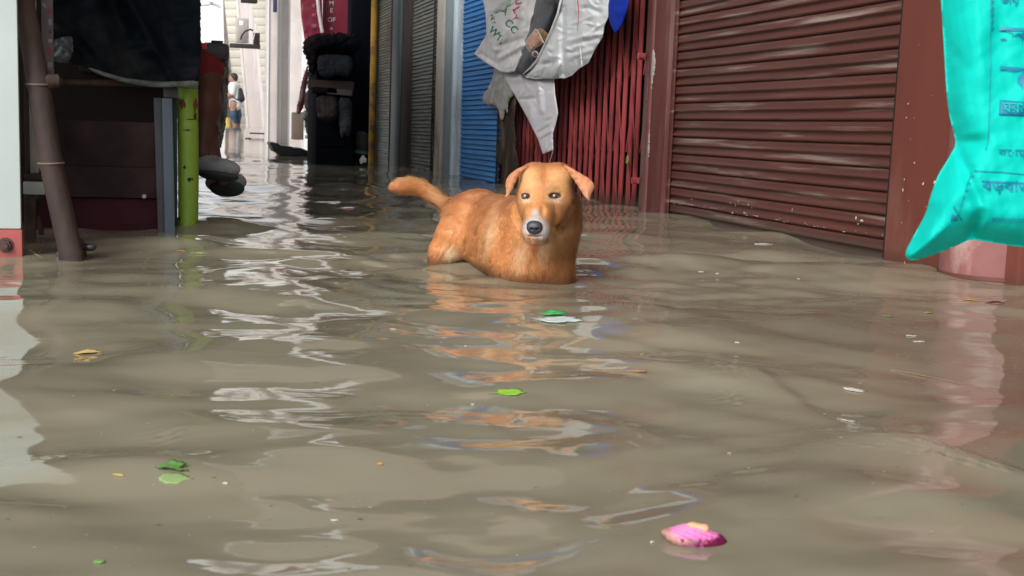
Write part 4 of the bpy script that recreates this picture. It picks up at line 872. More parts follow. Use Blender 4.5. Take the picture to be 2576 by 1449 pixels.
NF = Field(DP(1556, 812, nz)-.04, DP(1556, 812, nz)+.04, .0011, .0035)
Mn = rotf(cam_vec(-.12, -.30, 1), (0, 0, 1))
NF.ell(DP(1556, 792, nz-.003), (.0180, .012, .0105), Mn); NF.ell(DP(1556, 822, nz-.003), (.0150, .012, .0130), Mn); NF.ell(DP(1556, 850, nz-.006), (.009, .008, .007), Mn)
NF.ell(DP(1518, 822, nz-.004), (.0085, .010, .0105), Mn); NF.ell(DP(1596, 822, nz-.004), (.0085, .010, .0105), Mn)
NF.bake()
NF.carve(DP(1530, 833, nz+.009), (.0052, .008, .0036), Mn, .0015); NF.carve(DP(1585, 833, nz+.009), (.0052, .008, .0036), Mn, .0015); NF.carve(DP(1557, 850, nz+.010), (.0009, .006, .008), Mn, .001)
a, f = NF.mesh(); mesh_obj('nose', a, f, mat('wet_black_nose', (.030, .032, .040), .48, .9, var=.2, vscale=300, bump=.0005, bscale=900), dog)
# ---- ears
def ear(pts, seed, fold_dark):
    out = [(x, y) for x, y, d in pts]; P3 = np.array(pts, float)
    poly = densify(out, 7, 0, 0, 2); P, Fc = tri_fill(poly, 9, seed); ed = edge_dist(np.array(poly), P)
    w_ = 1/(((P[:, None, :]-P3[None, :, :2])**2).sum(2)+60)**1.4; d = (w_*P3[:, 2]).sum(1)/w_.sum(1)
    bulge = .010*(1-np.exp(-ed/35)); th = .0016+.0022*(1-np.exp(-ed/10))
    Vf = np.array([DP(x, y, dd) for x, y, dd in zip(P[:, 0], P[:, 1], d+bulge)]); Vb = np.array([DP(x, y, dd) for x, y, dd in zip(P[:, 0], P[:, 1], d+bulge-th*2)])
    n = len(P); a, b, c = Fc[0]; flip = np.cross(Vf[b]-Vf[a], Vf[c]-Vf[a])@(-_F) < 0; edges = {}
    for q in Fc:
        for i in range(3): edges[(q[i], q[(i+1) % 3])] = 1
    FF = []
    for q in Fc: FF.append(tuple(q[::-1]) if flip else tuple(q)); FF.append(tuple(n+i for i in (q if flip else q[::-1])))
    for (i, j) in list(edges):
        if (j, i) not in edges: FF.append((i, j, n+j, n+i) if flip else (j, i, n+i, n+j))
    n3 = smooth_noise(np.c_[P, P[:, 0]*0]/100., 2.5, 5)
    c = np.tile(np.array([0.60, .25, .115]), (n, 1)); c = c*(1+.12*n3)[:, None]
    tip = ss(330, 520, P[:, 1])[:, None]; c = c*(1-.45*tip)+np.array([.68, .36, .24])*.45*tip
    rim = np.exp(-ed/6)[:, None]*.35; c = c*(1-rim)+np.array([.70, .42, .26])*rim
    cols = np.vstack([c, c*np.array([.75, .62, .55])])
    return np.vstack([Vf, Vb]), FF, cols
zl, zr = sdz(1450, 270, 30), sdz(1880, 260, 30)
earL = ear([(1500, 192, zl-.012), (1420, 215, zl-.004), (1350, 255, zl+.004), (1295, 305, zl+.006), (1270, 365, zl+.010), (1273, 430, zl+.014), (1280, 470, zl+.018), (1263, 522, zl+.022), (1300, 492, zl+.022), (1335, 440, zl+.020), (1360, 380, zl+.016), (1392, 310, zl+.008), (1440, 262, zl-.004), (1490, 235, zl-.010)], 1, 0)
earR = ear([(1845, 195, zr-.012), (1905, 212, zr-.004), (1965, 250, zr+.006), (2040, 292, zr+.012), (2105, 330, zr+.016), (2150, 385, zr+.020), (2148, 430, zr+.022), (2118, 480, zr+.024), (2102, 552, zr+.028), (2070, 525, zr+.028), (2020, 450, zr+.022), (1985, 390, zr+.016), (1945, 330, zr+.008), (1900, 280, zr-.004), (1860, 240, zr-.012)], 2, 0)
for E_ in (earL, earR): mesh_obj('ear', E_[0], E_[1], M_fur, dog, colors=E_[2])
# dark hollows behind the folded ears are shade painted into the head colours
# ---- hair
def hair(name, V, F, N, C, n, lenf, dirf, wid, seed, maskf=None, lift=.28, jit=.25, cvar=.18, clump=0.0):
    r = np.random.default_rng(seed); Q = np.array([f[:4] if len(f) == 4 else (f[0], f[1], f[2], f[2]) for f in F])
    A = np.linalg.norm(np.cross(V[Q[:, 2]]-V[Q[:, 0]], V[Q[:, 3]]-V[Q[:, 1]]), axis=1)*.5+np.linalg.norm(np.cross(V[Q[:, 1]]-V[Q[:, 0]], V[Q[:, 2]]-V[Q[:, 0]]), axis=1)*.25
    if maskf is not None: A = A*maskf(V[Q].mean(1), N[Q].mean(1))
    pick = r.choice(len(Q), n, p=A/A.sum()); q = Q[pick]; u, v = r.random(n)[:, None], r.random(n)[:, None]
    def it(X): return (X[q[:, 0]]*(1-u)+X[q[:, 1]]*u)*(1-v)+(X[q[:, 3]]*(1-u)+X[q[:, 2]]*u)*v
    P = it(V); NN = it(N); NN /= np.linalg.norm(NN, axis=1)[:, None]+1e-9; C0 = it(C)
    D = dirf(P, NN)
    if clump:      # wet coat: hairs lean toward the centre line of their lock
        cn = np.stack([smooth_noise(P, 42, 31, 2), smooth_noise(P, 42, 32, 2), smooth_noise(P, 42, 33, 2)], 1); D = D+cn*clump
    D = D+r.normal(size=D.shape)*jit; D -= NN*(D*NN).sum(1)[:, None]; D /= np.linalg.norm(D, axis=1)[:, None]+1e-9
    Lh = lenf(P, NN)*(0.6+.7*r.random(n)); S = np.cross(NN, D); W = wid*(.7+.6*r.random(n))
    lf = lift*(.5+r.random(n))
    p0 = P-NN*.0012; p1 = P+D*(Lh*.5)[:, None]+NN*(Lh*lf*.55)[:, None]; p2 = P+D*Lh[:, None]+NN*(Lh*lf*.55)[:, None]-np.array([0, 0, 1.])*(Lh*.10)[:, None]
    VV = np.stack([p0-S*W[:, None], p0+S*W[:, None], p1+S*(W*.8)[:, None], p1-S*(W*.8)[:, None], p2], 1).reshape(-1, 3)
    i = np.arange(n)*5; quads = np.stack([i+3, i+2, i+1, i], 1); tris = np.stack([i+4, i+2, i+3], 1)
    me = bpy.data.meshes.new(name); base = np.array(root_loc(dog)); nv = len(VV)
    me.vertices.add(nv); me.vertices.foreach_set('co', (VV-base).astype(np.float32).ravel())
    nl = n*7; me.loops.add(nl); li = np.concatenate([quads, tris], 1).ravel(); me.loops.foreach_set('vertex_index', li.astype(np.int32))
    ls = np.stack([np.arange(n)*7, np.arange(n)*7+4], 1).ravel(); me.polygons.add(2*n); me.polygons.foreach_set('loop_start', ls.astype(np.int32))
    me.polygons.foreach_set('loop_total', np.tile([4, 3], n).astype(np.int32)); me.update(calc_edges=True); me.validate()
    me.shade_smooth()
    nn = (NN*.9+D*.10+r.normal(size=NN.shape)*.10); nn /= np.linalg.norm(nn, axis=1)[:, None]
    me.normals_split_custom_set_from_vertices(np.repeat(nn, 5, 0).astype(np.float32).tolist())
    cv = C0*(1+cvar*r.normal(size=(n, 1))); c5 = np.repeat(cv, 5, 0).reshape(n, 5, 3); c5[:, :2] *= .80; c5[:, 4] *= 1.15
    ca = me.color_attributes.new('Col', 'FLOAT_COLOR', 'POINT'); c4 = np.ones((nv, 4), np.float32); c4[:, :3] = np.clip(c5.reshape(-1, 3), .004, .95); ca.data.foreach_set('color', c4.ravel())
    me.materials.append(M_hair); o = bpy.data.objects.new(name, me); COL.objects.link(o); o.parent = dog; return o
axis = DP(1000, 720, -.42)-DP(1400, 900, -.15); axis /= np.linalg.norm(axis)
noseP = DP(1560, 800, .10)
def hflag(P):
    x, y, w_ = crop_xy(P); return head_mask(x, y, DD-w_), x, y, DD-w_
def body_dir(P, NN):
    h, x, y, d = hflag(P); away = P-noseP; away /= np.linalg.norm(away, axis=1)[:, None]
    bd = axis*.75+np.array([0, 0, -1.0])*.8; bd = np.tile(bd, (len(P), 1))
    t = ss(1300, 1500, x)[:, None]; bd = bd*(1-t)+(np.array([0, 0, -1.])*1.1+axis*.1+_R0*.10)*t
    tm = (x < 730) & (y < 680); td = np.tile(DP(200, 430, -.43)-DP(740, 600, -.47), (len(P), 1)); td /= np.linalg.norm(td[0]); bd = np.where(tm[:, None], td, bd)
    t = h[:, None]; return away*t+bd*(1-t)
def body_len(P, NN):
    h, x, y, d = hflag(P); L = np.full(len(P), .0095); L = np.where((x > 1250) & (y > 900) & (h < .4), .017, L); L = np.where((x > 1880) & (h < .4), .016, L)
    L = np.where((x < 730) & (y < 680), .015, L); L = np.where((x < 300) & (y < 680), .024, L); L = np.where(h > .4, .0060, L); return L
def body_mask(P, NN):
    h, x, y, d = hflag(P); m = (NN@(-_F) > -.45).astype(float)*.9+.1; m *= (P[:, 2] > -.02); m = np.where(h > .4, m*.9, m)
    for (ex, ey, a, b) in ((1468, 503, 58, 36), (1758, 502, 72, 36), (1556, 822, 82, 66), (1565, 906, 70, 12)): m = np.where((h > .3) & (np.hypot((x-ex)/a, (y-ey)/b) < 1.0), 0, m)
    return m
hair('coat', V, F, N, DC, 210000, body_len, body_dir, .00032, 1, body_mask, lift=.20, jit=.16, cvar=.13, clump=.75)
def tm_(P, NN): h, x, y, d = hflag(P); return ((x < 730) & (y < 690)).astype(float)+.0001
hair('tail_brush', V, F, N, DC, 8000, lambda P, NN: np.full(len(P), .022), body_dir, .0004, 2, tm_, lift=.38, jit=.18, cvar=.2, clump=.5)
def ruff(P, NN): h, x, y, d = hflag(P); return ((h < .3)*(NN@(-_F) < .55)*(NN@(-_F) > -.4)*(x > 1650)*(y > 480)*(P[:, 2] > .0)).astype(float)+1e-5
hair('ruff', V, F, N, DC*1.05, 6000, lambda P, NN: np.full(len(P), .022), body_dir, .0005, 3, ruff, lift=.5, jit=.3, cvar=.2, clump=.6)
for E_, sd in ((earL, 5), (earR, 6)):
    NE = vert_normals(E_[0], E_[1])
    hair('ear_hair', E_[0], E_[1], NE, E_[2], 5000, lambda P, NN: np.full(len(P), .0045), lambda P, NN: np.tile(np.array([0, 0, -1.]), (len(P), 1))+_R0*.3*(1 if sd == 6 else -1), .0004, sd, None, lift=.12, jit=.2, cvar=.1)
# ================================================================== farther down the lane
def bx(mb, x0, y0, x1, y1, Y, dep, bev=.006):
    return qb(mb, x0, y0, x1, y1, Y, dep, bev)
# dark stand with a cloth heap on top
CY = 12.2
M_cab = mat('blue_black_tarp_cloth', (.004, .005, .009), .8, .04, var=.5, vscale=2, stretch=(1, 1, .4), col2=(.006, .012, .02), mscale=2, mstretch=(1.6, 1, .3), mix=(.5, .75), bump=.006, bscale=8)
cb = thing('vendor_cabinet', 'tall blue-black vendor cabinet standing in the water before the grey shutters', 'cabinet', tuple(at_Y(845, 410, CY)*np.array([1, 1, 0])-np.array([0, 0, .3])))
b = MB(); bx(b, 795, 128, 892, 480, CY, .75, .02); b.build('body', M_cab, cb)
b = MB(); bx(b, 791, 122, 898, 132, CY-.03, .80, .01); b.build('top', M_cab, cb)
b = MB(); bx(b, 802, 150, 884, 238, CY-.02, .02, .006); b.build('door', M_cab, cb)
b = MB(); bx(b, 800, 258, 886, 370, CY-.02, .02, .006); b.build('door', M_cab, cb)
b = MB(); bx(b, 880, -40, 930, 500, CY+1.0, .3, .02); o = b.build('dark_tarpaulin_screen', M_cab, None, loc=tuple(at_Y(905, 400, CY+1.0))); tag(o, 'tall dark cloth screen hanging beside the vendor cabinet', 'screen')
M_cl = mat('dusty_brown_cloth', (.035, .017, .018), .9, .2, var=.35, vscale=6, col2=(.005, .006, .012), mscale=1.6, mix=(.42, .55), bump=.006, bscale=18)
o = sheet('cloth_heap', [(762, 132), (764, 105), (778, 90), (800, 84), (830, 86), (855, 82), (880, 86), (903, 92), (908, 112), (900, 133), (860, 130), (820, 132), (806, 138), (800, 160), (792, 185), (784, 196), (778, 175), (772, 150)], 3.5, Y_frame(CY-.05),
          lambda P, e: .16*(1-np.exp(-e/9))+.05*smooth_noise(P/40, 1.0, 3)+.012*smooth_noise(P/20, 1.6, 4), M_cl, None, back=lambda P, e: -.30*(1-np.exp(-e/9)), seed=4, jag=1.6, loc=tuple(at_Y(850, 125, CY))); tag(o, 'rumpled dark brown cloth heap on top of the vendor cabinet', 'cloth')
M_wd = mat('grey_brown_timber', (.075, .050, .045), .8, var=.3, vscale=5, stretch=(.3, 1, 1), bump=.003, bscale=20)
for nm, (x0, y0, x1, y1), tl, lab, m in (('timber_plank', (776, 200, 891, 222), .05, 'thick grey brown plank lying across the cabinet front, upper one', M_wd), ('timber_plank', (785, 216, 850, 233), .06, 'short dark plank tucked under the thick one', M_cl), ('timber_plank', (822, 220, 887, 236), .09, 'short pale plank end below the thick one', mat('pale_timber', (.15, .13, .11), .7))):
    a = at_Y(x0, (y0+y1)/2, CY-.15); c = at_Y(x1, (y0+y1)/2+(x1-x0)*tl, CY-.15); hh = (y1-y0)/2*(CY-.15)/FQ
    b = MB(); b.prism([(a[0], a[1], a[2]-hh), (c[0], c[1], c[2]-hh), (c[0], c[1], c[2]+hh), (a[0], a[1], a[2]+hh)], (0, .10, 0), .01); o = b.build(nm, m, None, loc=tuple((a+c)/2)); tag(o, lab, 'plank')
b = MB(); bx(b, 800, 212, 890, 236, CY-.055, .04, .004); b.build('ledge', M_cab, cb)
# red signs with lettering
M_sr = mat('dark_red_sign', (.17, .008, .028), .55, var=.12, vscale=3)
M_lt = mat('sign_lettering', (.50, .42, .44), .6, var=.1)
SYs = 15.2; frs = Y_frame(SYs)
sg = thing('shop_sign', 'dark red shop sign with stacked white letters above the cloth heap', 'sign', tuple(at_Y(845, 40, SYs)))
b = MB(); bx(b, 812, -60, 884, 112, SYs, .06, .006); b.build('panel', M_sr, sg)
for s_, y in (('M', 9), ('E', 27), ('OF', 50), ('A', 72)):
    text_part('letter', s_, 833.5, y, 11 if s_ != 'A' else 7, .02, frs, lambda P: np.zeros(len(P)), M_lt, sg, bold=.015, lift=.01)
sg2 = thing('shop_sign', 'narrower dark red sign with faded stacked letters, left of the white letter sign', 'sign', tuple(at_Y(785, 40, SYs-.1)))
fr4 = Y_frame(SYs-.15)
sheet('panel', [(753, -60), (810, -60), (811, 100), (810, 190), (803, 214), (788, 205), (776, 170), (768, 110), (758, 40)], 6, fr4, lambda P, e: .02*smooth_noise(P/60, 1, 2), M_sr, sg2, .02, seed=3, rounds=0)
for s_, y in (('র', 15), ('প', 40), ('জ', 66)): text_part('letter', s_, 789, y, 10, .02, fr4, lambda P: .02*smooth_noise(P/60, 1, 2), mat('faded_lettering', (.27, .13, .14), .6) if y == 15 else bpy.data.materials['faded_lettering'], sg2, bold=.01, lift=.012)
b = MB(); b.tube([at_Y(796, -40, SYs-.3), at_Y(802, 30, SYs-.3), at_Y(811, 82, SYs-.3)], .022, 8); o = b.build('white_stick', mat('white_painted_stick', (.55, .48, .5), .5), None, loc=tuple(at_Y(811, 82, SYs-.3))); tag(o, 'thin whitish stick slanting between the two red signs', 'stick')
# posts between
M_con = mat('grey_concrete_post', (.24, .22, .23), .8, var=.15, vscale=2, col2=(.15, .14, .14), mscale=2, bump=.003)
b = MB(); bx(b, 890, -60, 905, 480, 17.5, .3); o = b.build('concrete_post', M_con, None, loc=tuple(at_Y(897, 380, 17.5))); tag(o, 'grey concrete post rising behind the cabinet beside a bright gap', 'post')
b = MB(); bx(b, 842, -60, 862, 480, 17.6, .3); o = b.build('concrete_post', M_con, None, loc=tuple(at_Y(852, 380, 17.6))); tag(o, 'concrete post hidden behind the cloth heap', 'post')
# white marble-clad pillars
M_mar = mat('greyish_marble', (.70, .64, .625), .4, .4, var=.10, vscale=2, col2=(.58, .53, .52), mscale=1.5, mix=(.4, .7), col3=(.36, .32, .32), mix3=(.66, .69), m3scale=4, rough2=.5)
M_mar2 = mat('white_edge_marble', (.82, .81, .82), .35, .5, var=.06)
def fpillar(label, x0, x1, ybase, X0, edge=None, m=M_mar, dep=.45):
    Y = None
    for yy in np.linspace(12, 40, 300):
        q = at_Y((x0+x1)/2, ybase, yy)
        if q[2] <= ramp_z(np.array([yy]))[0]: Y = yy; break
    Y = Y or 22; t = thing('marble_pillar', label, 'pillar', tuple(at_Y((x0+x1)/2, ybase, Y)), 'marble pillars down the lane')
    b = MB(); a = at_Y(x0, 300, Y); c = at_Y(x1, 300, Y); b.box((a[0], Y, -.2), (c[0], Y+dep, 6), .008); b.build('shaft', m, t)
    if edge:
        for (e0, e1) in edge:
            b = MB(); a = at_Y(e0, 300, Y); c = at_Y(e1, 300, Y); b.box((a[0], Y-.03, -.2), (c[0], Y+.02, 6), .004); b.build('edge_strip', M_mar2, t)
    return Y
Y1 = fpillar('leftmost marble pillar with a white left edge', 671, 696, 362, 0, [(671, 675)])
Y2 = fpillar('middle marble pillar with white strips down both edges', 699, 728, 361, 0, [(698, 706), (723, 728)])
Y3 = fpillar('wide grey mottled marble pillar behind the red signs', 728, 762, 345, 0, [(758, 764)])
b = MB(); bx(b, 688, -40, 697, 30, Y1-.2, .1); o = b.build('wall_lamp', mat('dark_blue_box', (.03, .04, .10), .5), None, loc=tuple(at_Y(692, 10, Y1-.2))); tag(o, 'small dark blue box fixed on the leftmost marble pillar', 'box')  # plain dark box, no lamp in it
# tiled wall, leaning board, meter box and shelf
TY = 40.0
M_tile = mat('cream_tile', (.70, .66, .58), .5, var=.12, vscale=1.2, col2=(.58, .54, .47), mscale=.8, mix=(.4, .7))
tl = thing('tiled_wall', 'cream wall of wide stone tiles with its left end leaning toward the bright lane', 'wall', tuple(at_Y(630, 330, TY)))
gi = 0
for i in range(0, 20):
    y1 = 330-i*20.5; y0 = y1-19.8
    def xl_(y): return 564+(y/330.)*34
    q = [at_Y(xl_(y1), y1, TY), at_Y(690, y1, TY), at_Y(690, y0, TY), at_Y(xl_(y0), y0, TY)]
    b = MB(); b.prism(q, (0, .3, 0), .012); b.build('tile_course', M_tile, tl)
b = MB(); q = [at_Y(570, 340, TY), at_Y(690, 340, TY), at_Y(690, -90, TY), at_Y(560, -90, TY)]; b.prism([p+np.array([0, .03, 0]) for p in q], (0, .2, 0), 0); b.build('mortar_bed', mat('mortar', (.22, .2, .18), .9), tl)
LY = 37.5
lb = thing('leaning_panel', 'tall glossy pinkish panel leaning against the tiled wall', 'panel', tuple(at_Y(645, 322, LY)))
M_lp = mat('glossy_pinkish_laminate', (.60, .53, .52), .15, .5, var=.08, vscale=1.5, col2=(.70, .65, .65), mscale=1.6, mstretch=(3, 1, .25), mix=(.45, .6), col3=(.34, .28, .36), mix3=(.63, .66), m3scale=2.2, m3stretch=(4, 1, .35))
b = MB(); b.prism([at_Y(626, 325, LY), at_Y(668, 325, LY), at_Y(631, -20, LY), at_Y(596, -20, LY)], (0, .05, 0), .006); b.build('panel', M_lp, lb)
b = MB(); b.prism([at_Y(620, 325, LY-.02), at_Y(627, 325, LY-.02), at_Y(598, -20, LY-.02), at_Y(592, -20, LY-.02)], (0, .06, 0), .006); b.build('edge_strip', M_mar, lb)
b = MB(); b.prism([at_Y(661, 325, LY-.02), at_Y(672, 325, LY-.02), at_Y(645, 60, LY-.02), at_Y(640, 60, LY-.02)], (0, .06, 0), .006); b.build('edge_strip', M_mar, lb)
MY = 30.0
mt = thing('meter_box', 'cream electric meter box on a dark shelf with a hanging black cable', 'meter box', tuple(at_Y(610, 105, MY)))
b = MB(); bx(b, 594, 44, 626, 108, MY, .22, .012); b.build('case', mat('cream_enamelled_steel', (.45, .42, .38), .5, var=.06), mt)
b = MB(); bx(b, 597, 48, 623, 104, MY-.015, .02, .004); b.build('door', mat('cream_door', (.36, .32, .30), .45), mt)
b = MB(); bx(b, 602, 52, 612, 64, MY-.02, .01, .001); b.build('label_plate', M_mar2, mt)
b = MB(); bx(b, 579, 108, 655, 122, MY-.12, .34, .006); b.build('shelf', mat('black_angle_iron', (.018, .015, .016), .6), mt)
b = MB(); bx(b, 638, 82, 654, 112, MY+.05, .15, .01); b.build('junction_box', M_dark, mt)
P_ = [at_Y(x, y, MY-.10) for x, y in ((605, 100), (609, 88), (618, 78), (630, 74), (637, 77))]; b = MB(); b.tube(P_, .022, 8); b.build('cable', M_dark, mt)
P_ = [at_Y(x, y, MY-.05) for x, y in ((648, -30), (650, 20), (648, 60), (640, 86), (637, 100))]; b = MB(); b.tube(P_, .010, 6); b.build('cable', M_mar, mt)
b = MB(); bx(b, 607, -30, 648, 7, MY, .3, .01); o = b.build('dark_beam', M_dark, None, loc=tuple(at_Y(628, 0, MY))); tag(o, 'dark beam end high above the meter box', 'beam')
# goods hung beside the cabinet
GYg = 14.0; frg = Y_frame(GYg)
def goods(name, ol, col, lab, cat, seed, puff=.05, col2=None, zoff=0.0, step=2.6):
    m = mat(name+'_stuff_%d' % seed, col, .7, var=.3, vscale=10, col2=col2, mscale=7, bump=.003, bscale=25)
    c = np.mean(np.array(ol), 0); o = sheet(name, ol, step, Y_frame(GYg-zoff), lambda P, e: puff*(1-np.exp(-e/5))+.012*smooth_noise(P/20, 1.3, seed)+.008*ridge(P/20, 1.5, seed+3, (1.6, .5)), m, None, back=lambda P, e: -puff*(1-np.exp(-e/5)), seed=seed, jag=.6, loc=tuple(at_Y(c[0], c[1], GYg-zoff))); tag(o, lab, cat)
goods('folded_umbrella', [(771, 166), (776, 168), (775, 200), (770, 225), (768, 250), (762, 275), (752, 288), (745, 286), (746, 270), (752, 245), (757, 215), (765, 185)], (.30, .05, .06), 'grey and red folded umbrella leaning left of the cabinet', 'umbrella', 3, .05, (.22, .21, .22))
goods('cloth_bag', [(770, 226), (796, 228), (798, 262), (792, 285), (772, 284), (764, 262)], (.16, .10, .08), 'brown cloth bag hanging beside the cabinet', 'bag', 4, .05, None, .1)
goods('green_cloth', [(768, 284), (798, 284), (798, 340), (784, 346), (772, 342), (766, 310)], (.03, .065, .06), 'dark green cloth hanging under the brown bag', 'cloth', 5, .04, (.10, .12, .11), .12)
goods('plastic_bag', [(757, 284), (768, 276), (776, 283), (777, 296), (768, 304), (758, 300)], (.42, .41, .43), 'small crumpled white plastic bag beside the green cloth', 'plastic bag', 6, .05, None, .25, 2)
goods('flower_garland', [(748, 262), (757, 255), (764, 262), (762, 275), (750, 276)], (.07, .03, .03), 'dark garland bunch on a ledge left of the umbrella', 'garland', 7, .05, (.25, .03, .03), .2, 2)
goods('yellow_cloth', [(795, 190), (803, 184), (804, 200), (797, 206)], (.42, .33, .05), 'yellow scrap of cloth under the red sign', 'cloth', 8, .02, None, .3, 2)
b = MB(); b.prism([at_Y(772, 340, GYg-.3), at_Y(800, 344, GYg-.3), at_Y(800, 354, GYg-.3), at_Y(772, 349, GYg-.3)], (0, .2, 0), .006); o = b.build('white_board', mat('white_timber', (.55, .55, .50), .6), None, loc=tuple(at_Y(786, 345, GYg-.3))); tag(o, 'short white board at the waterline below the green cloth', 'board')
b = MB(); bx(b, 738, 282, 764, 352, 18.5, .3, .01); o = b.build('brick_ledge', mat('brown_ledge', (.12, .09, .075), .8), None, loc=tuple(at_Y(750, 390, GYg+.3))); tag(o, 'low brown ledge behind the garland', 'ledge')
goods('grain_sack', [(797, 240), (846, 242), (850, 262), (848, 300), (826, 306), (800, 300), (795, 270)], (.028, .020, .018), 'dark brown half full sack hung on the cabinet below the planks', 'sack', 11, .07, (.05, .035, .028), 2.05, 3)
goods('grey_cloth', [(850, 244), (884, 246), (886, 300), (880, 345), (866, 338), (858, 350), (852, 300)], (.020, .024, .030), 'dark grey cloth draped down the right side of the cabinet front', 'cloth', 12, .05, (.04, .045, .05), 2.05, 3)
goods('tarpaulin_scrap', [(797, 140), (830, 136), (884, 140), (888, 170), (876, 196), (850, 188), (822, 198), (800, 186)], (.012, .018, .030), 'blue black tarpaulin scrap draped over the upper cabinet front', 'tarpaulin', 13, .06, (.02, .028, .04), 2.05, 3)
goods('jute_bag', [(897, 330), (925, 332), (928, 365), (920, 392), (900, 392), (894, 360)], (.07, .055, .04), 'brown jute bag standing low beside the dark screen', 'bag', 14, .06, (.03, .04, .04), 1.5, 3)
# far person with backpack
FYp = 34.0
def FP(x, y, dy=0.0): return at_Y(x, y, FYp+dy)
s_ = 1/ (FQ/ (FYp*.99)); lo3 = FP(540, 360)-np.array([0, .6, 0]); hi3 = FP(640, 170)+np.array([0, .6, 0])
fp = thing('person', 'distant person in white shirt and jeans with a black backpack, face turned left', 'person', tuple(FP(592, 318)))
Ff = Field(lo3, hi3, .022, .03)
Ff.ell(FP(586, 196), (.095, .085, .125)); Ff.ell(FP(580, 200), (.035, .03, .03)); Ff.chain([FP(588, 202), FP(589, 215)], [.06, .07])
for s in (-1, 1): Ff.chain([FP(588, 217, s*.16), FP(583, 238, s*.2), FP(572, 243, s*.12), FP(569, 230, s*.07)], [.055, .045, .036, .034])
Ff.chain([FP(590, 222), FP(592, 240), FP(592, 256)], [.14, .13, .14])
Ff.chain([FP(588, 262, -.09), FP(586, 288, -.10), FP(592, 325, -.1)], [.105, .075, .05]); Ff.chain([FP(596, 262, .09), FP(599, 290, .1), FP(599, 327, .1)], [.105, .075, .05])
Ff.bake(); a, f = Ff.mesh(); mesh_obj('body', a, f, mat('tan_skin', (.30, .15, .10), .6), fp)
Ff = Field(lo3, hi3, .022, .03); Ff.chain([FP(589, 219), FP(591, 240), FP(592, 264)], [.165, .155, .17])
for s in (-1, 1): Ff.chain([FP(588, 217, s*.16), FP(584, 236, s*.2)], [.075, .07])
Ff.bake(); a, f = Ff.mesh(); mesh_obj('shirt', a, f, mat('white_cotton_shirt', (.60, .60, .60), .8, bump=.01, bscale=12), fp)
Ff = Field(lo3, hi3, .022, .03); Ff.chain([FP(589, 258, -.08), FP(586, 288, -.10), FP(590, 308, -.1)], [.105, .08, .065]); Ff.chain([FP(596, 260, .08), FP(599, 290, .1), FP(599, 309, .1)], [.105, .08, .065]); Ff.bake(); a, f = Ff.mesh(); mesh_obj('jeans', a, f, mat('blue_denim', (.03, .065, .12), .8, var=.25, vscale=6), fp)
Ff = Field(lo3, hi3, .018, .03); Ff.ell(FP(588.5, 193), (.105, .095, .105)); Ff.ell(FP(590, 198), (.07, .085, .09)); Ff.bake(); a, f = Ff.mesh(); mesh_obj('hair', a, f, mat('dark_hair', (.03, .02, .02), .7), fp)
Ff = Field(lo3, hi3, .018, .025); Ff.ell(FP(602, 238), (.12, .17, .20)); Ff.ell(FP(604, 248), (.13, .17, .11)); Ff.chain([FP(597, 222, -.12), FP(585, 226, -.17), FP(584, 240, -.18), FP(595, 252, -.14)], [.022, .022, .022, .022]); Ff.bake(); a, f = Ff.mesh(); bp_ = mesh_obj('backpack', a, f, mat('black_nylon', (.022, .02, .03), .6), None, loc=tuple(FP(602, 245))); tag(bp_, 'black backpack worn by the distant person', 'backpack')
# pale things at the very end: a yellow drum, a tree and shopfront blocks beyond the gap
dr = FP(572, 318, 2.5); b = MB(); zb = float(ramp_z(np.array([29.]))[0]); b.tube([(dr[0], 36.5, zb-.05), (dr[0], 36.5, zb+.25)], [.09, .09], 20); b.tube([(dr[0], 36.5, zb+.12), (dr[0], 36.5, zb+.14)], .094, 20); o = b.build('yellow_drum', mat('yellow_plastic', (.55, .38, .08), .5), None, loc=(dr[0], 36.5, zb)); tag(o, 'small yellow drum behind the distant person', 'drum')
wf = thing('wall_fitting', 'white bracket lamp reaching out at the top of the bright gap', 'lamp', tuple(at_Y(530, 10, 24)))
b = MB(); b.tube([at_Y(x, y, 24) for x, y in ((500, 6), (530, 8), (545, 12), (556, 18))], .03, 8); b.build('arm', M_mar, wf)
b = MB(); b.prism([at_Y(500, -10, 23.9), at_Y(528, -12, 23.9), at_Y(530, 12, 23.9), at_Y(502, 14, 23.9)], (0, .15, 0), .01); b.build('head', M_mar2, wf)
def tree(name, label, base, h, cw, n, seed, group=None):
    r = np.random.default_rng(seed); t = thing(name, label, 'tree', tuple(base), group); base = np.array(base)
    b = MB(); top = base+np.array([0, 0, h*.7]); b.tube([base, base*.5+top*.5+r.normal(size=3)*.1, top], [.16, .11, .05], 9)
    br = []
    for i in range(7):
        a = base+(top-base)*(.45+.55*i/7); e = a+np.array([r.normal()*cw*.5, r.normal()*cw*.5, .3+.5*r.random()]); br.append(e); b.tube([a, (a+e)/2+[0, 0, .08], e], [.05, .03, .012], 6)
    b.build('trunk', mat(name+'_bark', (.09, .07, .055), .9, bump=.01), t)
    cl = []
    for i in range(26): c = br[i % 7]+r.normal(size=3)*np.array([cw*.28, cw*.28, cw*.22]); cl.append((c, .25+.35*r.random()))
    V = []; F = []; k = 0
    for i in range(n):
        c, rad = cl[r.integers(len(cl))]; d = r.normal(size=3); d /= np.linalg.norm(d); p = c+d*rad*r.random()**.4
        u = r.normal(size=3); u /= np.linalg.norm(u); w_ = np.cross(u, r.normal(size=3)); w_ /= np.linalg.norm(w_); L_ = .07+.06*r.random(); V += [p-u*L_, p+w_*L_*.4, p+u*L_, p-w_*L_*.4]; F.append((k, k+1, k+2, k+3)); k += 4
    mesh_obj('crown', V, F, mat(name+'_leaves', (.07, .12, .035), .6, var=.4, vscale=1.2), t, False)
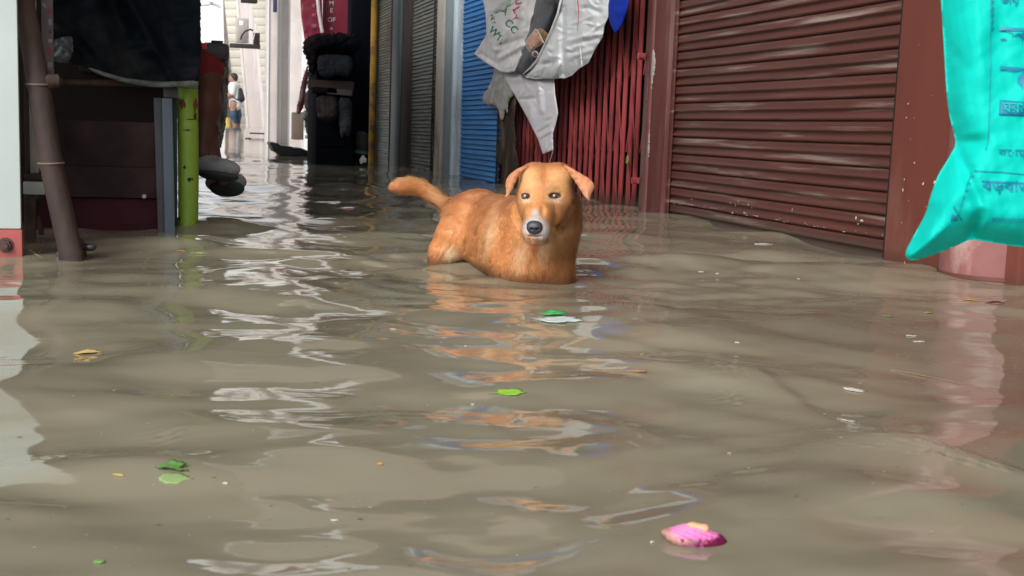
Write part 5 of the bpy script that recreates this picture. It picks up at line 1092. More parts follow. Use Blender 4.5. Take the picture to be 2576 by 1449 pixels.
bt_ = at_Y(506, 312, 38); tree('leafy_tree', 'green tree seen at the edge of the tarpaulin in the bright gap', (bt_[0]-1.15, 38, .25), 3.6, 1.5, 5200, 5)
# ================================================================== sacks hung on the red gate
XS = 2.36
def C5(x, y): return (1097.7+x*.28277, y*.28277)
def ol5(pts): return [C5(x, y) for x, y in pts]
def to5(P): return (P[:, 0]-1097.7)/.28277, P[:, 1]/.28277
def crease(x, y, x1, y1, x2, y2, w_, fade=40):
    """soft fold along a segment, in cloth units"""
    dx, dy = x2-x1, y2-y1; L_ = math.hypot(dx, dy); t = ((x-x1)*dx+(y-y1)*dy)/L_**2; d = ((x-x1)*dy-(y-y1)*dx)/L_
    return np.exp(-(d/w_)**2)*np.clip((t+.05)*L_/fade, 0, 1)*np.clip((1.05-t)*L_/fade, 0, 1)
M_sackA = mat('white_woven_sack', (.80, .78, .78), .55, .4, var=.08, vscale=8, col2=(.70, .67, .68), mscale=6, bump=.0006, bscale=260, sheen=.1)
M_sackB = mat('grey_white_woven_sack', (.66, .69, .71), .5, .4, var=.10, vscale=8, col2=(.57, .60, .62), mscale=5, bump=.0006, bscale=260)
M_grn = mat('green_print', (.015, .19, .10), .6); M_redp = mat('red_print', (.60, .02, .06), .6); M_lg = mat('pale_green_print', (.46, .52, .44), .6)
HK = at_wall(1400, -330, XS)
def offA(P, e=None):
    x, y = to5(P); o = .030+.018*smooth_noise(P/60, .45, 21)
    o = o+0.0600*fold(x, y, 520, 470, 650, 240, 34)+0.0600*fold(x, y, 545, 530, 800, 395, 24)-0.0450*fold(x, y, 500, 430, 790, 340, 24)+0.0330*fold(x, y, 640, 640, 780, 470, 34)
    o = o+0.0450*fold(x, y, 745, 190, 770, -60, 26)-0.0330*fold(x, y, 690, 230, 700, -60, 14)+0.0300*fold(x, y, 860, 120, 720, 430, 40)+0.0210*fold(x, y, 338, 482, 580, 642, 14)-0.0270*fold(x, y, 390, 470, 560, 580, 16)+0.0210*fold(x, y, 470, 330, 560, 540, 18)+0.0150*fold(x, y, 440, 120, 620, 60, 20)
    return o+.0012*smooth_noise(P/60, 3, 22)+crumple(x, y, 5, 44, 380, 880, -60, 620, .017, 110, 10)
sk = thing('printed_sack', 'white printed woven sack with green letters hanging over the blue shutter edge', 'sack', tuple(at_wall(1250, 130, XS)))
outA = ol5([(410, -500), (900, -560), (905, 0), (880, 80), (850, 170), (820, 320), (790, 420), (745, 540), (700, 640), (640, 650), (580, 642), (505, 600), (430, 556), (338, 482), (395, 395), (445, 318), (446, 240), (440, 130), (416, 0), (405, -250)])
sheet('cloth', outA, 3.4, wall_frame_c(XS), lambda P, e: offA(P), M_sackA, sk, .003, seed=1, rounds=0)
frA = wall_frame_c(XS)
for s_, x, y, h, rot, m, bd in (('A', 610, 105, 52, .70, M_grn, .03), ('C', 645, 215, 66, .62, M_grn, .03), ('C', 690, 268, 62, .75, M_grn, .03), ('N', 497, 150, 34, 1.0, M_grn, .02), ('E', 500, 176, 30, 1.15, M_grn, .02), ('T', 510, 205, 30, 1.3, M_grn, .02), ('W', 515, 288, 62, .72, M_grn, .03), ('T', 560, 345, 58, .55, M_grn, .03), ('.', 585, 375, 58, .55, M_grn, .03),
                             ('U', 728, 20, 60, 1.35, M_redp, .04), ('L', 712, 92, 62, 1.15, M_redp, .04), ('Y', 700, 165, 50, 1.1, M_redp, .03)):
    q = C5(x, y); text_part('print_letter', s_, q[0], q[1], h*.28277, rot, frA, lambda P: offA(P), m, sk, bold=bd, lift=.0015)
# pale green printed patch
pg = ol5([(560, 40), (640, -10), (720, -60), (740, 20), (650, 60), (590, 90), (530, 130), (505, 110)])
sheet('print_patch', pg, 5, frA, lambda P, e: offA(P)+.0006, M_lg, sk, .0008, seed=4)
# lower white tail that comes to a point
def offT(P, e=None):
    x, y = to5(P); o = .012+.012*smooth_noise(P/60, .5, 41)+0.0392*fold(x, y, 905, 700, 940, 1020, 26)-0.0252*fold(x, y, 715, 890, 900, 872, 14)+0.0224*fold(x, y, 820, 900, 850, 1080, 26)
    o = o+0.0224*fold(x, y, 895, 1235, 1045, 1150, 14)-0.0196*fold(x, y, 885, 1195, 1020, 1110, 12)+0.0196*fold(x, y, 960, 1350, 1070, 1150, 18)+0.0168*fold(x, y, 620, 700, 900, 720, 22); return o+.001*smooth_noise(P/60, 3, 42)+crumple(x, y, 6, 34, 620, 1060, 680, 1340, .013, 100, 9)
outT = ol5([(565, 560), (740, 560), (900, 640), (1046, 640), (1055, 830), (1083, 1010), (1060, 1110), (1036, 1190), (1040, 1330), (1000, 1350), (948, 1372), (905, 1240), (800, 1030), (700, 850), (620, 720)])
M_tail = mat('lilac_white_cloth', (.74, .72, .78), .7, .3, var=.07, vscale=7, col2=(.66, .64, .68), mscale=3, bump=.0005, bscale=220)
tl_ = sheet('white_cloth', outT, 3.4, wall_frame_c(XS+.03), lambda P, e: offT(P), M_tail, None, .003, seed=7, rounds=0, loc=tuple(at_wall(1350, 300, XS))); tag(tl_, 'white cloth tail hanging down to a point below the printed sack', 'cloth')
P_ = [at_wall(*C5(x, y), XS) for x, y in ((1038, 1325), (1030, 1370), (1018, 1410), (1005, 1452), (1000, 1500))]; b = MB(); b.tube(P_, .0016, 6); b.build('string', M_tail, tl_)
# grey white sack on the right
def offB(P, e):
    x, y = to5(P); o = .14*(1-np.exp(-e/34))+.016*smooth_noise(P/60, .5, 61)-0.0630*fold(x, y, 1120, 700, 1128, 40, 24)+0.0490*fold(x, y, 940, 600, 1010, 400, 30)-0.0350*fold(x, y, 900, 580, 1090, 560, 20)+0.0420*fold(x, y, 1050, 700, 1090, 540, 26)+0.0280*fold(x, y, 990, 500, 1110, 520, 16)
    o = o+0.0280*fold(x, y, 1290, 480, 1305, 200, 34)+0.0196*fold(x, y, 1140, 380, 1500, 300, 18)-0.0168*fold(x, y, 1150, 430, 1460, 340, 14)+0.0168*fold(x, y, 1150, 540, 1400, 440, 20)-0.0308*fold(x, y, 1290, 70, 1480, 130, 22)+0.0168*fold(x, y, 1180, 240, 1400, 150, 16)+0.0140*fold(x, y, 1330, 330, 1500, 200, 14)
    return o+.0015*smooth_noise(P/60, 3, 62)+crumple(x, y, 7, 64, 850, 1520, -60, 680, .018, 120, 10)
outB = ol5([(1100, -560), (1560, -520), (1560, -200), (1535, 60), (1528, 150), (1495, 235), (1478, 330), (1412, 440), (1352, 560), (1270, 610), (1210, 668), (1132, 704), (1120, 694), (1050, 704), (960, 702), (880, 704), (800, 690), (768, 662), (840, 600), (890, 540), (960, 400), (1020, 270), (1080, 120), (1108, 0)])
sB = thing('woven_sack', 'bulging grey white woven sack hanging on the red gate', 'sack', tuple(at_wall(1420, 190, XS)))
sheet('cloth', outB, 3.4, wall_frame_c(XS), offB, M_sackB, sB, seed=8, rounds=0, back=lambda P, e: -.03*(1-np.exp(-e/20)))
# rolled rim of the sack mouth
P_ = []
for x, y in ((1112, -60), (1108, 0), (1080, 120), (1022, 270), (962, 400), (892, 540), (842, 600), (770, 662)):
    q = C5(x, y); P_.append(at_wall(q[0], q[1], XS-.02))
b = MB(); b.tube(P_, [.007]*7+[.003], 8); b.build('rolled_rim', M_sackA, sB)
P_ = [at_wall(*C5(x, y), XS-.13) for x, y in ((1252, -30), (1258, 20), (1268, 100), (1262, 180), (1252, 275))]; b = MB(); b.tube(P_, [.003, .003, .0028, .002, .001], 6); b.build('red_thread', M_redp, sB)
kc = at_wall(*C5(1295, 528), XS-.11)
for dx, dz_ in ((-.02, -.012), (.024, .006), (.004, -.032), (.014, -.026), (-.005, .012)):
    b = MB(); b.tube([kc, kc+np.array([-.006, -dx*1.2, dz_*.6]), kc+np.array([-.003, -dx*2, dz_*1.2])], [.003, .002, .0015], 6); b.build('tie_string', M_sackA, sB)
P_ = [at_wall(*C5(x, y), XS-.12) for x, y in ((1278, 420), (1285, 470), (1292, 525))]; b = MB(); b.tube(P_, .0022, 6); b.build('tie_string', M_sackA, sB)
# black packet bundle between the sacks
M_blk = mat('glossy_black_film', (.010, .011, .014), .34, .3, var=.3, vscale=12, col2=(.07, .08, .10), mscale=14, mix=(.56, .66), bump=.004, bscale=40)
def offK(P, e):
    x, y = to5(P); return .03+.06*(1-np.exp(-e/14))+.010*fold(x, y, 720, 560, 800, 470, 16)+.012*fold(x, y, 900, 20, 1080, 100, 24)+.01*fold(x, y, 860, 160, 1000, 60, 16)+.002*smooth_noise(P/40, 3, 72)+.02*crease(x, y, 800, 560, 1060, 60, 40)
outK = ol5([(900, -300), (1130, -300), (1112, 0), (1085, 130), (1025, 270), (965, 400), (890, 560), (830, 640), (780, 668), (745, 664), (712, 622), (712, 585), (735, 520), (775, 400), (800, 330), (835, 215), (862, 100), (885, 0)])
bk = thing('food_packet', 'glossy black packet with an orange food picture held between the two sacks', 'packet', tuple(at_wall(1350, 110, XS)))
sheet('film', outK, 5, wall_frame_c(XS), offK, M_blk, bk, seed=9, back=lambda P, e: -.02*(1-np.exp(-e/14)))
M_pic = mat('orange_snack_picture', (.42, .15, .07), .35, var=.35, vscale=60, col2=(.60, .30, .14), mscale=55, mix=(.45, .6), col3=(.25, .05, .02), mix3=(.58, .64), m3scale=70)
M_bor = mat('cream_border', (.50, .42, .36), .4)
def edK(P): return edge_dist(np.array(densify(outK, 6, 0, 9)), P)
for nm, ol, m, lf in (('picture_border', [(778, 392), (882, 262), (905, 272), (962, 385), (832, 474)], M_bor, .0015), ('picture', [(790, 394), (882, 278), (900, 288), (948, 380), (836, 458)], M_pic, .0025), ('picture', [(905, 268), (935, 262), (985, 300), (1000, 320), (968, 372)], mat('brown_snack_picture', (.25, .13, .06), .35, var=.4, vscale=60, col2=(.40, .24, .10), mscale=60), .002)):
    sheet(nm, ol5(ol), 4, wall_frame_c(XS), lambda P, e, lf=lf: offK(P, edK(P))+lf, m, bk, .0008, seed=3, rounds=0)
q = C5(880, 487); a_ = np.linspace(0, 2*math.pi, 22, endpoint=False)
sheet('round_seal', [(q[0]+8*math.cos(t), q[1]+8*math.sin(t)) for t in a_], 3, wall_frame_c(XS), lambda P, e: offK(P, edK(P))+.0018, M_bor, bk, .0008, seed=3, rounds=0)
sheet('round_seal_centre', [(q[0]+5*math.cos(t), q[1]+5.5*math.sin(t)) for t in a_], 3, wall_frame_c(XS), lambda P, e: offK(P, edK(P))+.0028, mat('dull_red_seal', (.22, .06, .05), .4), bk, .0008, seed=3, rounds=0)
# blue cloth
o = sheet('blue_cloth', ol5([(1500, -400), (1760, -400), (1712, 0), (1692, 110), (1650, 220), (1600, 302), (1572, 270), (1540, 200), (1524, 100), (1528, 0)]), 5, wall_frame_c(XS-.0), lambda P, e: .05*(1-np.exp(-e/14))+.015*smooth_noise(P/50, 1, 81), mat('royal_blue_cloth', (.005, .030, .34), .75, .2, var=.10), None, .003, seed=4, loc=tuple(at_wall(1550, 40, XS))); tag(o, 'royal blue cloth corner hanging right of the grey white sack', 'cloth')
# dirty torn plastic and rag on the gate edge
M_tp = mat('torn_translucent_plastic', (.28, .28, .275), .35, .5, var=.3, vscale=14, col2=(.40, .36, .27), mscale=9, mix=(.45, .6), bump=.002, bscale=50)
M_rag = mat('muddy_brown_rag', (.048, .033, .024), .85, .2, var=.45, vscale=9, stretch=(1, 1, .4), col2=(.11, .085, .06), mscale=7, mstretch=(1, 1.4, .5), mix=(.48, .66), bump=.005, bscale=26)
o = sheet('torn_plastic', ol5([(525, 560), (660, 560), (690, 700), (690, 840), (640, 900), (636, 1030), (610, 960), (600, 1060), (575, 1080), (545, 960), (500, 925), (470, 950), (440, 920), (412, 900), (410, 850), (450, 800), (500, 700)]), 4.5, wall_frame_c(XS+.05, 1240, 230), lambda P, e: .03*(1-np.exp(-e/8))+.030*smooth_noise(P/40*np.array([1, .5]), .8, 91)+.012*smooth_noise(P/40*np.array([2, .8]), 1, 92), M_tp, None, .003, seed=5, jag=.7, loc=tuple(at_wall(1240, 230, XS+.05))); tag(o, 'torn cloudy plastic flap above the muddy rag beside the blue shutter', 'plastic sheet')
o = sheet('hanging_rag', ol5([(590, 640), (700, 640), (712, 900), (690, 1100), (710, 1200), (700, 1300), (735, 1480), (725, 1760), (640, 1900), (590, 1780), (575, 1600), (590, 1480), (540, 1440), (530, 1380), (548, 1290), (580, 1180), (552, 1060), (585, 900), (575, 760)]), 4.5, wall_frame_c(XS+.07, 1270, 400), lambda P, e: .03*(1-np.exp(-e/8))+.030*smooth_noise(P/40*np.array([1.2, .22]), 1.0, 95)+.010*smooth_noise(P/40*np.array([2.5, .5]), 1.0, 96), M_rag, None, .004, seed=6, jag=.7, loc=tuple(at_wall(1275, 400, XS+.07))); tag(o, 'muddy torn brown rag trailing into the water at the gate edge', 'rag')
# the rail they all hang from, above the picture
b = MB(); b.tube([(XS+.02, YG0+.2, 1.42), (XS+.02, YG1+.3, 1.47)], .006, 8); o = b.build('hanging_rope', M_tail, None, loc=(XS, 7, 1.45)); tag(o, 'rope stretched along the gate that carries the sacks', 'rope')
# leaf caught in the gate
q = at_wall(1577, 402, WX); o = sheet('caught_leaf', [(1573, 412), (1575, 396), (1579, 388), (1581, 400), (1579, 412)], 2, wall_frame(WX+.0), lambda P, e: e*0, mat('yellow_green_leaf', (.20, .27, .05), .5), None, .002, loc=tuple(q)); tag(o, 'small yellow green leaf caught low in the gate bars', 'leaf')
# ================================================================== teal carry bag close to the lens
BD = 1.40
def bag_fr(x, y): return at_depth(x, y, BD)
_bn = -ray(2480, 350); bn = _bn/np.linalg.norm(_bn)
M_teal = mat('teal_woven_polypropylene', (.0, .56, .48), .62, .15, var=.04, vscale=5, col2=(.0, .51, .44), mscale=4, mix=(.4, .7), bump=.0003, bscale=700, sheen=.0)
M_bp = mat('blue_bag_print', (.0, .20, .34), .5); M_bp2 = mat('thin_blue_print', (.0, .30, .36), .5)
ob = [(2330, -520), (2960, -520), (2925, 0), (2915, 240), (2890, 365), (2930, 440), (2965, 540), (3010, 645), (2985, 655), (2880, 615), (2820, 605), (2720, 612), (2640, 622), (2570, 622), (2499, 611), (2442, 602), (2416, 614), (2353, 640), (2310, 653), (2290, 655), (2278, 645), (2279, 630), (2300, 590), (2329, 538), (2345, 480), (2361, 437), (2385, 400), (2406, 362), (2397, 325), (2388, 290), (2381, 235), (2374, 110), (2367, 0), (2355, -250)]
def offG(P, e=None):
    x, y = P[:, 0], P[:, 1]
    if e is None: e = edG(P)
    o = .055*np.sin(math.pi/2*np.clip(e/95, 0, 1))
    o = o-.012*crease(x, y, 2404, 362, 2500, 355, 16, 60)+.012*crease(x, y, 2440, 440, 2300, 640, 22, 80)-.018*crease(x, y, 2436, 605, 2470, 520, 12, 30)+.006*crease(x, y, 2490, 20, 2420, 330, 30, 60)-.004*crease(x, y, 2460, 150, 2440, 300, 20)
    o = o-.008*crease(x, y, 2410, 370, 2480, 545, 14, 50)
    return o+.004*smooth_noise(P/200, 1.1, 5)+crumple(x, y, 9, 26, 2300, 2640, 0, 640, .0035, 120, 16)
def ss_(a, b, x): t = np.clip((x-a)/(b-a), 0, 1); return t*t*(3-2*t)
_obd = np.array(densify(ob, 10, 0, 4))
def edG(P): return edge_dist(_obd, P)
bag = thing('carry_bag', 'bright teal woven carry bag with blue Bengali print close to the lens', 'bag', tuple(at_depth(2640, 400, BD)))
sheet('body', ob, 6, (bag_fr, bn), lambda P, e: offG(P, e), M_teal, bag, seed=4, back=lambda P, e: -.06*np.sin(math.pi/2*np.clip(e/95, 0, 1)))
frG = (bag_fr, bn)
def bline(name, pts, w_, m):
    ol = [];  pts = np.array(pts, float); d = np.gradient(pts, axis=0); d /= np.linalg.norm(d, axis=1)[:, None]; n_ = np.stack([-d[:, 1], d[:, 0]], 1)
    ol = [tuple(p) for p in pts+n_*w_/2]+[tuple(p) for p in (pts-n_*w_/2)[::-1]]
    sheet(name, ol, 6, frG, lambda P, e: offG(P)+.0012, m, bag, .0006, rounds=0)
bline('border_line', [(2423, -200), (2421, 60), (2418, 200), (2413, 330), (2410, 340)][:0] or [(2494, -200), (2492, 0), (2492, 110), (2490, 260), (2486, 350), (2480, 376)], 2.2, M_bp2)
bline('border_line', [(2452, 427), (2520, 430), (2620, 440), (2700, 450)], 2.6, M_bp2)
bline('border_line', [(2446, 428), (2432, 470), (2418, 520), (2404, 548)], 2.0, M_bp2)
bline('border_line', [(2402, 512), (2412, 530), (2422, 548)], 2.4, M_bp)
for s_, x, y, h, rot, m, bd, sx in (('স', 2553, 106, 52, .05, M_bp, .02, 1.5), ('ব', 2548, 203, 54, .10, M_bp, .03, 1.35),
                                   ('জ', 2530, 14, 20, .0, M_bp, .01, 1.1), ('য়', 2552, 14, 20, .0, M_bp, .01, 1.1), ('কোম্পানি', 2568, 384, 17, .02, M_bp, .01, 1.1), ('বড়বাজার', 2552, 466, 26, .04, M_bp, .02, 1.1), ('xxxxxxxxxx', 2560, 546, 14, .02, M_bp2, .03, 1.3)):
    text_part('print', s_, x, y, h, rot, frG, lambda P: offG(P), m, bag, bold=bd, sx=sx, lift=.0014)
# blue print block with pale strokes
sheet('print_block', [(2515, 255), (2600, 262), (2690, 270), (2690, 302), (2600, 296), (2512, 292)], 7, frG, lambda P, e: offG(P)+.0012, M_bp, bag, .0006, rounds=0)
text_part('print', 'ঘরমন', 2562, 275, 24, .05, frG, lambda P: offG(P), M_teal, bag, bold=.0, sx=1.0, lift=.0028)
for k, y in enumerate((10, 26, 42, 58, 74, 90)): text_part('print', '8', 2496, y-6, 12, .3, frG, lambda P: offG(P), M_bp2, bag, bold=.02, lift=.0014)
for k in range(6): text_part('print', 'x', 2446-6.5*k, 440+17*k, 12, -1.1, frG, lambda P: offG(P), M_bp2, bag, lift=.0014)
sheet('print_block', [(2398, 532), (2412, 540), (2412, 549), (2394, 548)], 4, frG, lambda P, e: offG(P)+.0012, M_bp, bag, .0006, rounds=0)
for x0 in (2500, 2780):
    P_ = [at_depth(x, y, BD-.03) for x, y in ((x0, -500), (x0+20, -620), (x0+70, -720), (x0+120, -620), (x0+140, -500))]; b = MB(); b.tube(P_, .008, 8); b.build('handle', M_teal, bag)
# ================================================================== floating litter
def on_water(x, y): q = at_water(x, y); z = surf_z(q[0], q[1]); q = at_water(x, y, z); return np.array([q[0], q[1], z])
M_leafs = {}
def leafmat(col, r=.45, name='leaf_surface'):
    k = (tuple(col), r)
    if k not in M_leafs: M_leafs[k] = mat(name, col, r, .5, var=.2, vscale=60, bump=.0008, bscale=200)
    return M_leafs[k]
def floater(name, x, y, wpx, asp, col, label, cat, seed, rot=0.0, shape='leaf', curl=.25, lift=.0012, m=None, group='litter floating on the water', thick=.0008, jag=.10):
    """flat thing lying on the water: wpx = width seen in the photo, asp = true width : depth"""
    c = on_water(x, y); L_ = wpx*project(c)[2]/FQ/2; r = np.random.default_rng(seed); n = 26; a = np.linspace(0, 2*math.pi, n, endpoint=False)
    if shape == 'leaf': R = np.stack([np.cos(a), np.sin(a)*(1-.55*np.cos(a)**2)*1.15/asp], 1)
    elif shape == 'rect': R = np.stack([np.sign(np.cos(a))*np.minimum(1, 1.35*np.abs(np.cos(a))), np.sign(np.sin(a))*np.minimum(1, 1.35*np.abs(np.sin(a)))/asp], 1)
    else: R = np.stack([np.cos(a), np.sin(a)/asp], 1)
    R = R*(1+jag*r.normal(size=(n, 1))); ring = [1.0, .72, .40]; V = []; F = []
    for k, s in enumerate(ring):
        for i in range(n): p = R[i]*s; V.append([p[0], p[1], 0])
    V.append([0, 0, 0])
    for k in range(2):
        for i in range(n): j = (i+1) % n; F.append((k*n+i, k*n+j, (k+1)*n+j, (k+1)*n+i))
    for i in range(n): F.append((2*n+i, 2*n+(i+1) % n, 3*n))
    V = np.array(V)*L_; ck = curl*L_; V[:, 2] = ck*((V[:, 1]/L_*asp)**2*.35+.25*np.sin(V[:, 0]/L_*2.6+seed)*.5+.12*r.normal(size=len(V))*.5)
    V[:, 2] -= V[:, 2].min()*.7; V[:, 2] += lift
    cr, sr = math.cos(rot-YAW), math.sin(rot-YAW); W = np.stack([V[:, 0]*cr-V[:, 1]*sr, V[:, 0]*sr+V[:, 1]*cr, V[:, 2]], 1)
    W[:, 2] += wave(W[:, 0]+c[0], W[:, 1]+c[1])-c[2]+float(ramp_z(np.array([c[1]]))[0]); bot = W-np.array([0, 0, thick]); nn = len(W)
    FF = F+[tuple(nn+i for i in f[::-1]) for f in F]+[(i, nn+i, nn+(i+1) % n, (i+1) % n) for i in range(n)]
    o = mesh_obj(name, np.vstack([W, bot])+c, FF, m or leafmat(col), None, True, loc=tuple(c)); tag(o, label, cat, group); return o
# onion half
c = on_water(1745, 1352); s = project(c)[2]/FQ; M_on = mat('magenta_onion_skin', (.62, .10, .27), .3, .5, var=.15, vscale=14, stretch=(.3, 1, 1), col2=(.80, .33, .50), mscale=30, mstretch=(.2, 1, 1), mix=(.48, .68), bump=.0006, bscale=60, sss=.1)
on = thing('onion_piece', 'pink purple piece of onion floating in the foreground', 'onion', tuple(c), 'litter floating on the water')
f = Field(c+np.array([-.06, -.05, -.03]), c+np.array([.06, .05, .04]), .0012, .003)
ax_ = np.array([math.cos(-YAW-.06), math.sin(-YAW-.06), 0]); ay_ = np.array([-ax_[1], ax_[0], 0]); Mo = np.array([ax_, ay_, [0, 0, 1.]])
f.ell(c+np.array([0, 0, -.001]), (68*s, 44*s, 20*s), Mo); f.ell(c-ax_*40*s+np.array([0, 0, .004]), (40*s, 20*s, 8*s), Mo); f.ell(c+ax_*52*s-np.array([0, 0, .002]), (28*s, 26*s, 12*s), Mo); f.ell(c-ax_*5*s+ay_*10*s+np.array([0, 0, 12*s]), (34*s, 22*s, 16*s), Mo); f.bake()
a, fc = f.mesh(); u_ = (a-c)@ax_/s; v_ = (a-c)@ay_/s; w_ = (a[:, 2]-c[2])/s; nn_ = smooth_noise(np.stack([u_/60, v_/60, w_/60], 1), 2.2, 4)
st_ = np.sin(np.arctan2(v_, u_+90)*46+2*nn_)
a = a+np.stack([u_*0, u_*0, .0007*nn_+.0003*st_], 1)+(ax_*(.0016*nn_)[:, None])
oc = np.tile(np.array([.72, .17, .46]), (len(a), 1)); oc = oc*(1+.16*st_+.15*nn_)[:, None]; k_ = np.clip((w_-10)/16, 0, 1)[:, None]; oc = oc*(1-k_*.5)+np.array([.80, .36, .62])*k_*.5
e_ = np.clip((np.hypot(u_/72, v_/46)-.80+.16*nn_)/.14, 0, 1)[:, None]; tan_ = np.clip(-(u_-10)/50, 0, 1)[:, None]; rim_ = np.array([.14, .008, .05])*(1-tan_)+np.array([.46, .22, .20])*tan_; oc = oc*(1-e_)+rim_*e_
mesh_obj('peel', a, fc, mat('magenta_onion_flesh', (.7, .2, .4), .38, .4, var=.08, vscale=120, attr='Col', bump=.0004, bscale=300), on, colors=np.clip(oc, .004, .9))
f = Field(c+np.array([-.06, -.05, -.03]), c+np.array([.06, .05, .05]), .0012, .003); f.chain([c-ax_*42*s+np.array([0, 0, 17*s])+ay_*10*s, c-ax_*5*s+np.array([0, 0, 24*s])+ay_*8*s, c+ax_*26*s+np.array([0, 0, 24*s])], [4*s, 8*s, 12*s]); f.bake(); a, fc = f.mesh()
mesh_obj('root_end', a, fc, mat('peach_root_end', (.72, .36, .20), .45, var=.15, vscale=40, bump=.001, bscale=120), on)
f = Field(c+np.array([-.06, -.05, -.03]), c+np.array([.06, .05, .05]), .0012, .002); f.chain([c-ax_*80*s+np.array([0, 0, 6*s]), c-ax_*30*s-ay_*34*s+np.array([0, 0, 1*s]), c+ax_*30*s-ay_*36*s, c+ax_*80*s-ay_*4*s+np.array([0, 0, 4*s])], [1.5*s, 3*s, 4*s, 2*s]); f.bake(); a, fc = f.mesh(); mesh_obj('dark_rim', a, fc, mat('deep_magenta_rim', (.22, .012, .06), .35, var=.2), on)
G_ = 'litter floating on the water'
floater('yellow_leaf', 219, 886, 68, 2.2, (.62, .42, .13), 'yellow leaf floating alone below the bamboo pole reflection', 'leaf', 1, .05, curl=.20)
floater('leafy_scrap', 432, 1176, 84, 2.4, (.10, .22, .05), 'dark green curled leaf scrap with a pale underside in the left foreground', 'leaf', 2, -.15, curl=.45, jag=.18)
floater('leafy_scrap', 437, 1203, 80, 1.6, (.27, .38, .15), 'pale green half sunk leaf just below the dark green scrap', 'leaf', 3, .1, curl=.03, lift=.0007, jag=.10)
floater('leafy_scrap', 250, 1415, 26, 1.0, (.22, .45, .12), 'small bright green leaf bit at the bottom left', 'leaf', 4, .8)
floater('leafy_scrap', 1282, 993, 76, 1.7, (.27, .52, .05), 'bright lime green leaf piece in the middle foreground', 'leaf', 5, .10, 'leaf', .10, jag=.20, thick=.0003)
floater('leafy_scrap', 1617, 890, 12, 1.6, (.30, .40, .12), 'tiny green leaf bit above the floating stick', 'leaf', 6)
floater('leafy_scrap', 2233, 796, 26, 1.6, (.17, .27, .10), 'small green leaf bit right, below the brown shutter', 'leaf', 7, 0, 'rect')
floater('leafy_scrap', 2337, 781, 24, 2.0, (.25, .27, .06), 'olive leaf bit left of the long yellow leaf', 'leaf', 8)
floater('yellow_leaf', 2440, 763, 48, 3.4, (.55, .37, .06), 'long yellow leaf under the teal bag', 'leaf', 9, -.3)
floater('yellow_leaf', 456, 632, 26, 5, (.60, .33, .06), 'orange sliver of leaf left of the green post reflection', 'leaf', 10, 0)
floater('yellow_leaf', 503, 634, 46, 8, (.33, .36, .14), 'thin green sliver of leaf right of the green post reflection', 'leaf', 11, 0)
floater('yellow_leaf', 297, 1197, 34, 4, (.55, .42, .12), 'thin yellow leaf sliver left of the green leaf scrap', 'leaf', 12, -.35)
floater('orange_peel_bit', 957, 1163, 16, 2, (.60, .30, .08), 'tiny orange peel bit in the centre foreground', 'peel', 13)
floater('dark_leaf', 2504, 768, 50, 5, (.07, .04, .045), 'dark wet leaf beside the round column reflection', 'leaf', 14, .25)
floater('twig_scrap', 2105, 668, 42, 7, (.30, .16, .09), 'small brown twig before the brown shutter', 'twig', 15, -.25)
for i, (x, y, wp, lab) in enumerate(((1481, 687, 22, 'white foam flake right of the dog'), (1923, 615, 42, 'white scrap at the foot of the brown shutter'), (842, 1311, 17, 'small white petal in the lower left middle'), (990, 829, 17, 'white flake left of the dog reflection'), (2147, 986, 50, 'white foam scrap in the right foreground'),
                                    (2134, 1057, 38, 'smaller white scrap below the foam scrap'), (1190, 1017, 9, 'white dot left of the lime green leaf'), (1172, 871, 6, 'white dot above the lime green leaf'), (1763, 684, 12, 'white speck before the brown shutter'), (1805, 687, 8, 'second white speck before the brown shutter'), (2010, 694, 9, 'pale speck farther right before the brown shutter'),
                                    (1855, 861, 10, 'white speck in the middle right water'), (1835, 1142, 9, 'yellowish speck in the right foreground'), (1150, 560, 7, 'white speck under the dog tail'), (645, 404, 20, 'white foam lump in the far bright water'), (1640, 1362, 9, 'white speck left of the onion'), (567, 1226, 10, 'white fleck in the left foreground'),
                                    (1245, 667, 14, 'pale fleck touching the dog belly'), (2293, 846, 24, 'pinkish white fleck right of centre'), (2312, 862, 20, 'second pinkish fleck near the right side'), (840, 572, 7, 'tiny yellow speck left of the dog'), (868, 597, 6, 'tiny orange speck left of the dog tail'), (1095, 535, 6, 'white speck in the dark reflection'))):
    floater('white_scrap', x, y, wp, 2.0 if wp > 12 else 1.2, (.68, .68, .64) if 'yell' not in lab and 'orange' not in lab else (.6, .5, .2), lab, 'scrap', 30+i, .2*math.sin(i*3), 'oval', .12, m=None, jag=.26)
# wrapper: white and green
wr = floater('torn_wrapper', 1405, 804, 128, 1.9, (.62, .66, .66), 'torn white and green plastic wrapper floating in front of the dog', 'wrapper', 50, -.12, 'leaf', .10, jag=.14, m=mat('white_wrapper_film', (.60, .66, .66), .3, var=.2, vscale=40, bump=.001, bscale=120))
floater('green_flap', 1394, 797, 66, 1.5, (.04, .48, .12), None, None, 51, .1, 'leaf', .2, lift=.008, group=None, jag=.12)
gf = bpy.data.objects['green_flap']; gf.location -= wr.location; gf.parent = wr
for k_ in ('category', 'label', 'group'):
    if k_ in gf: del gf[k_]
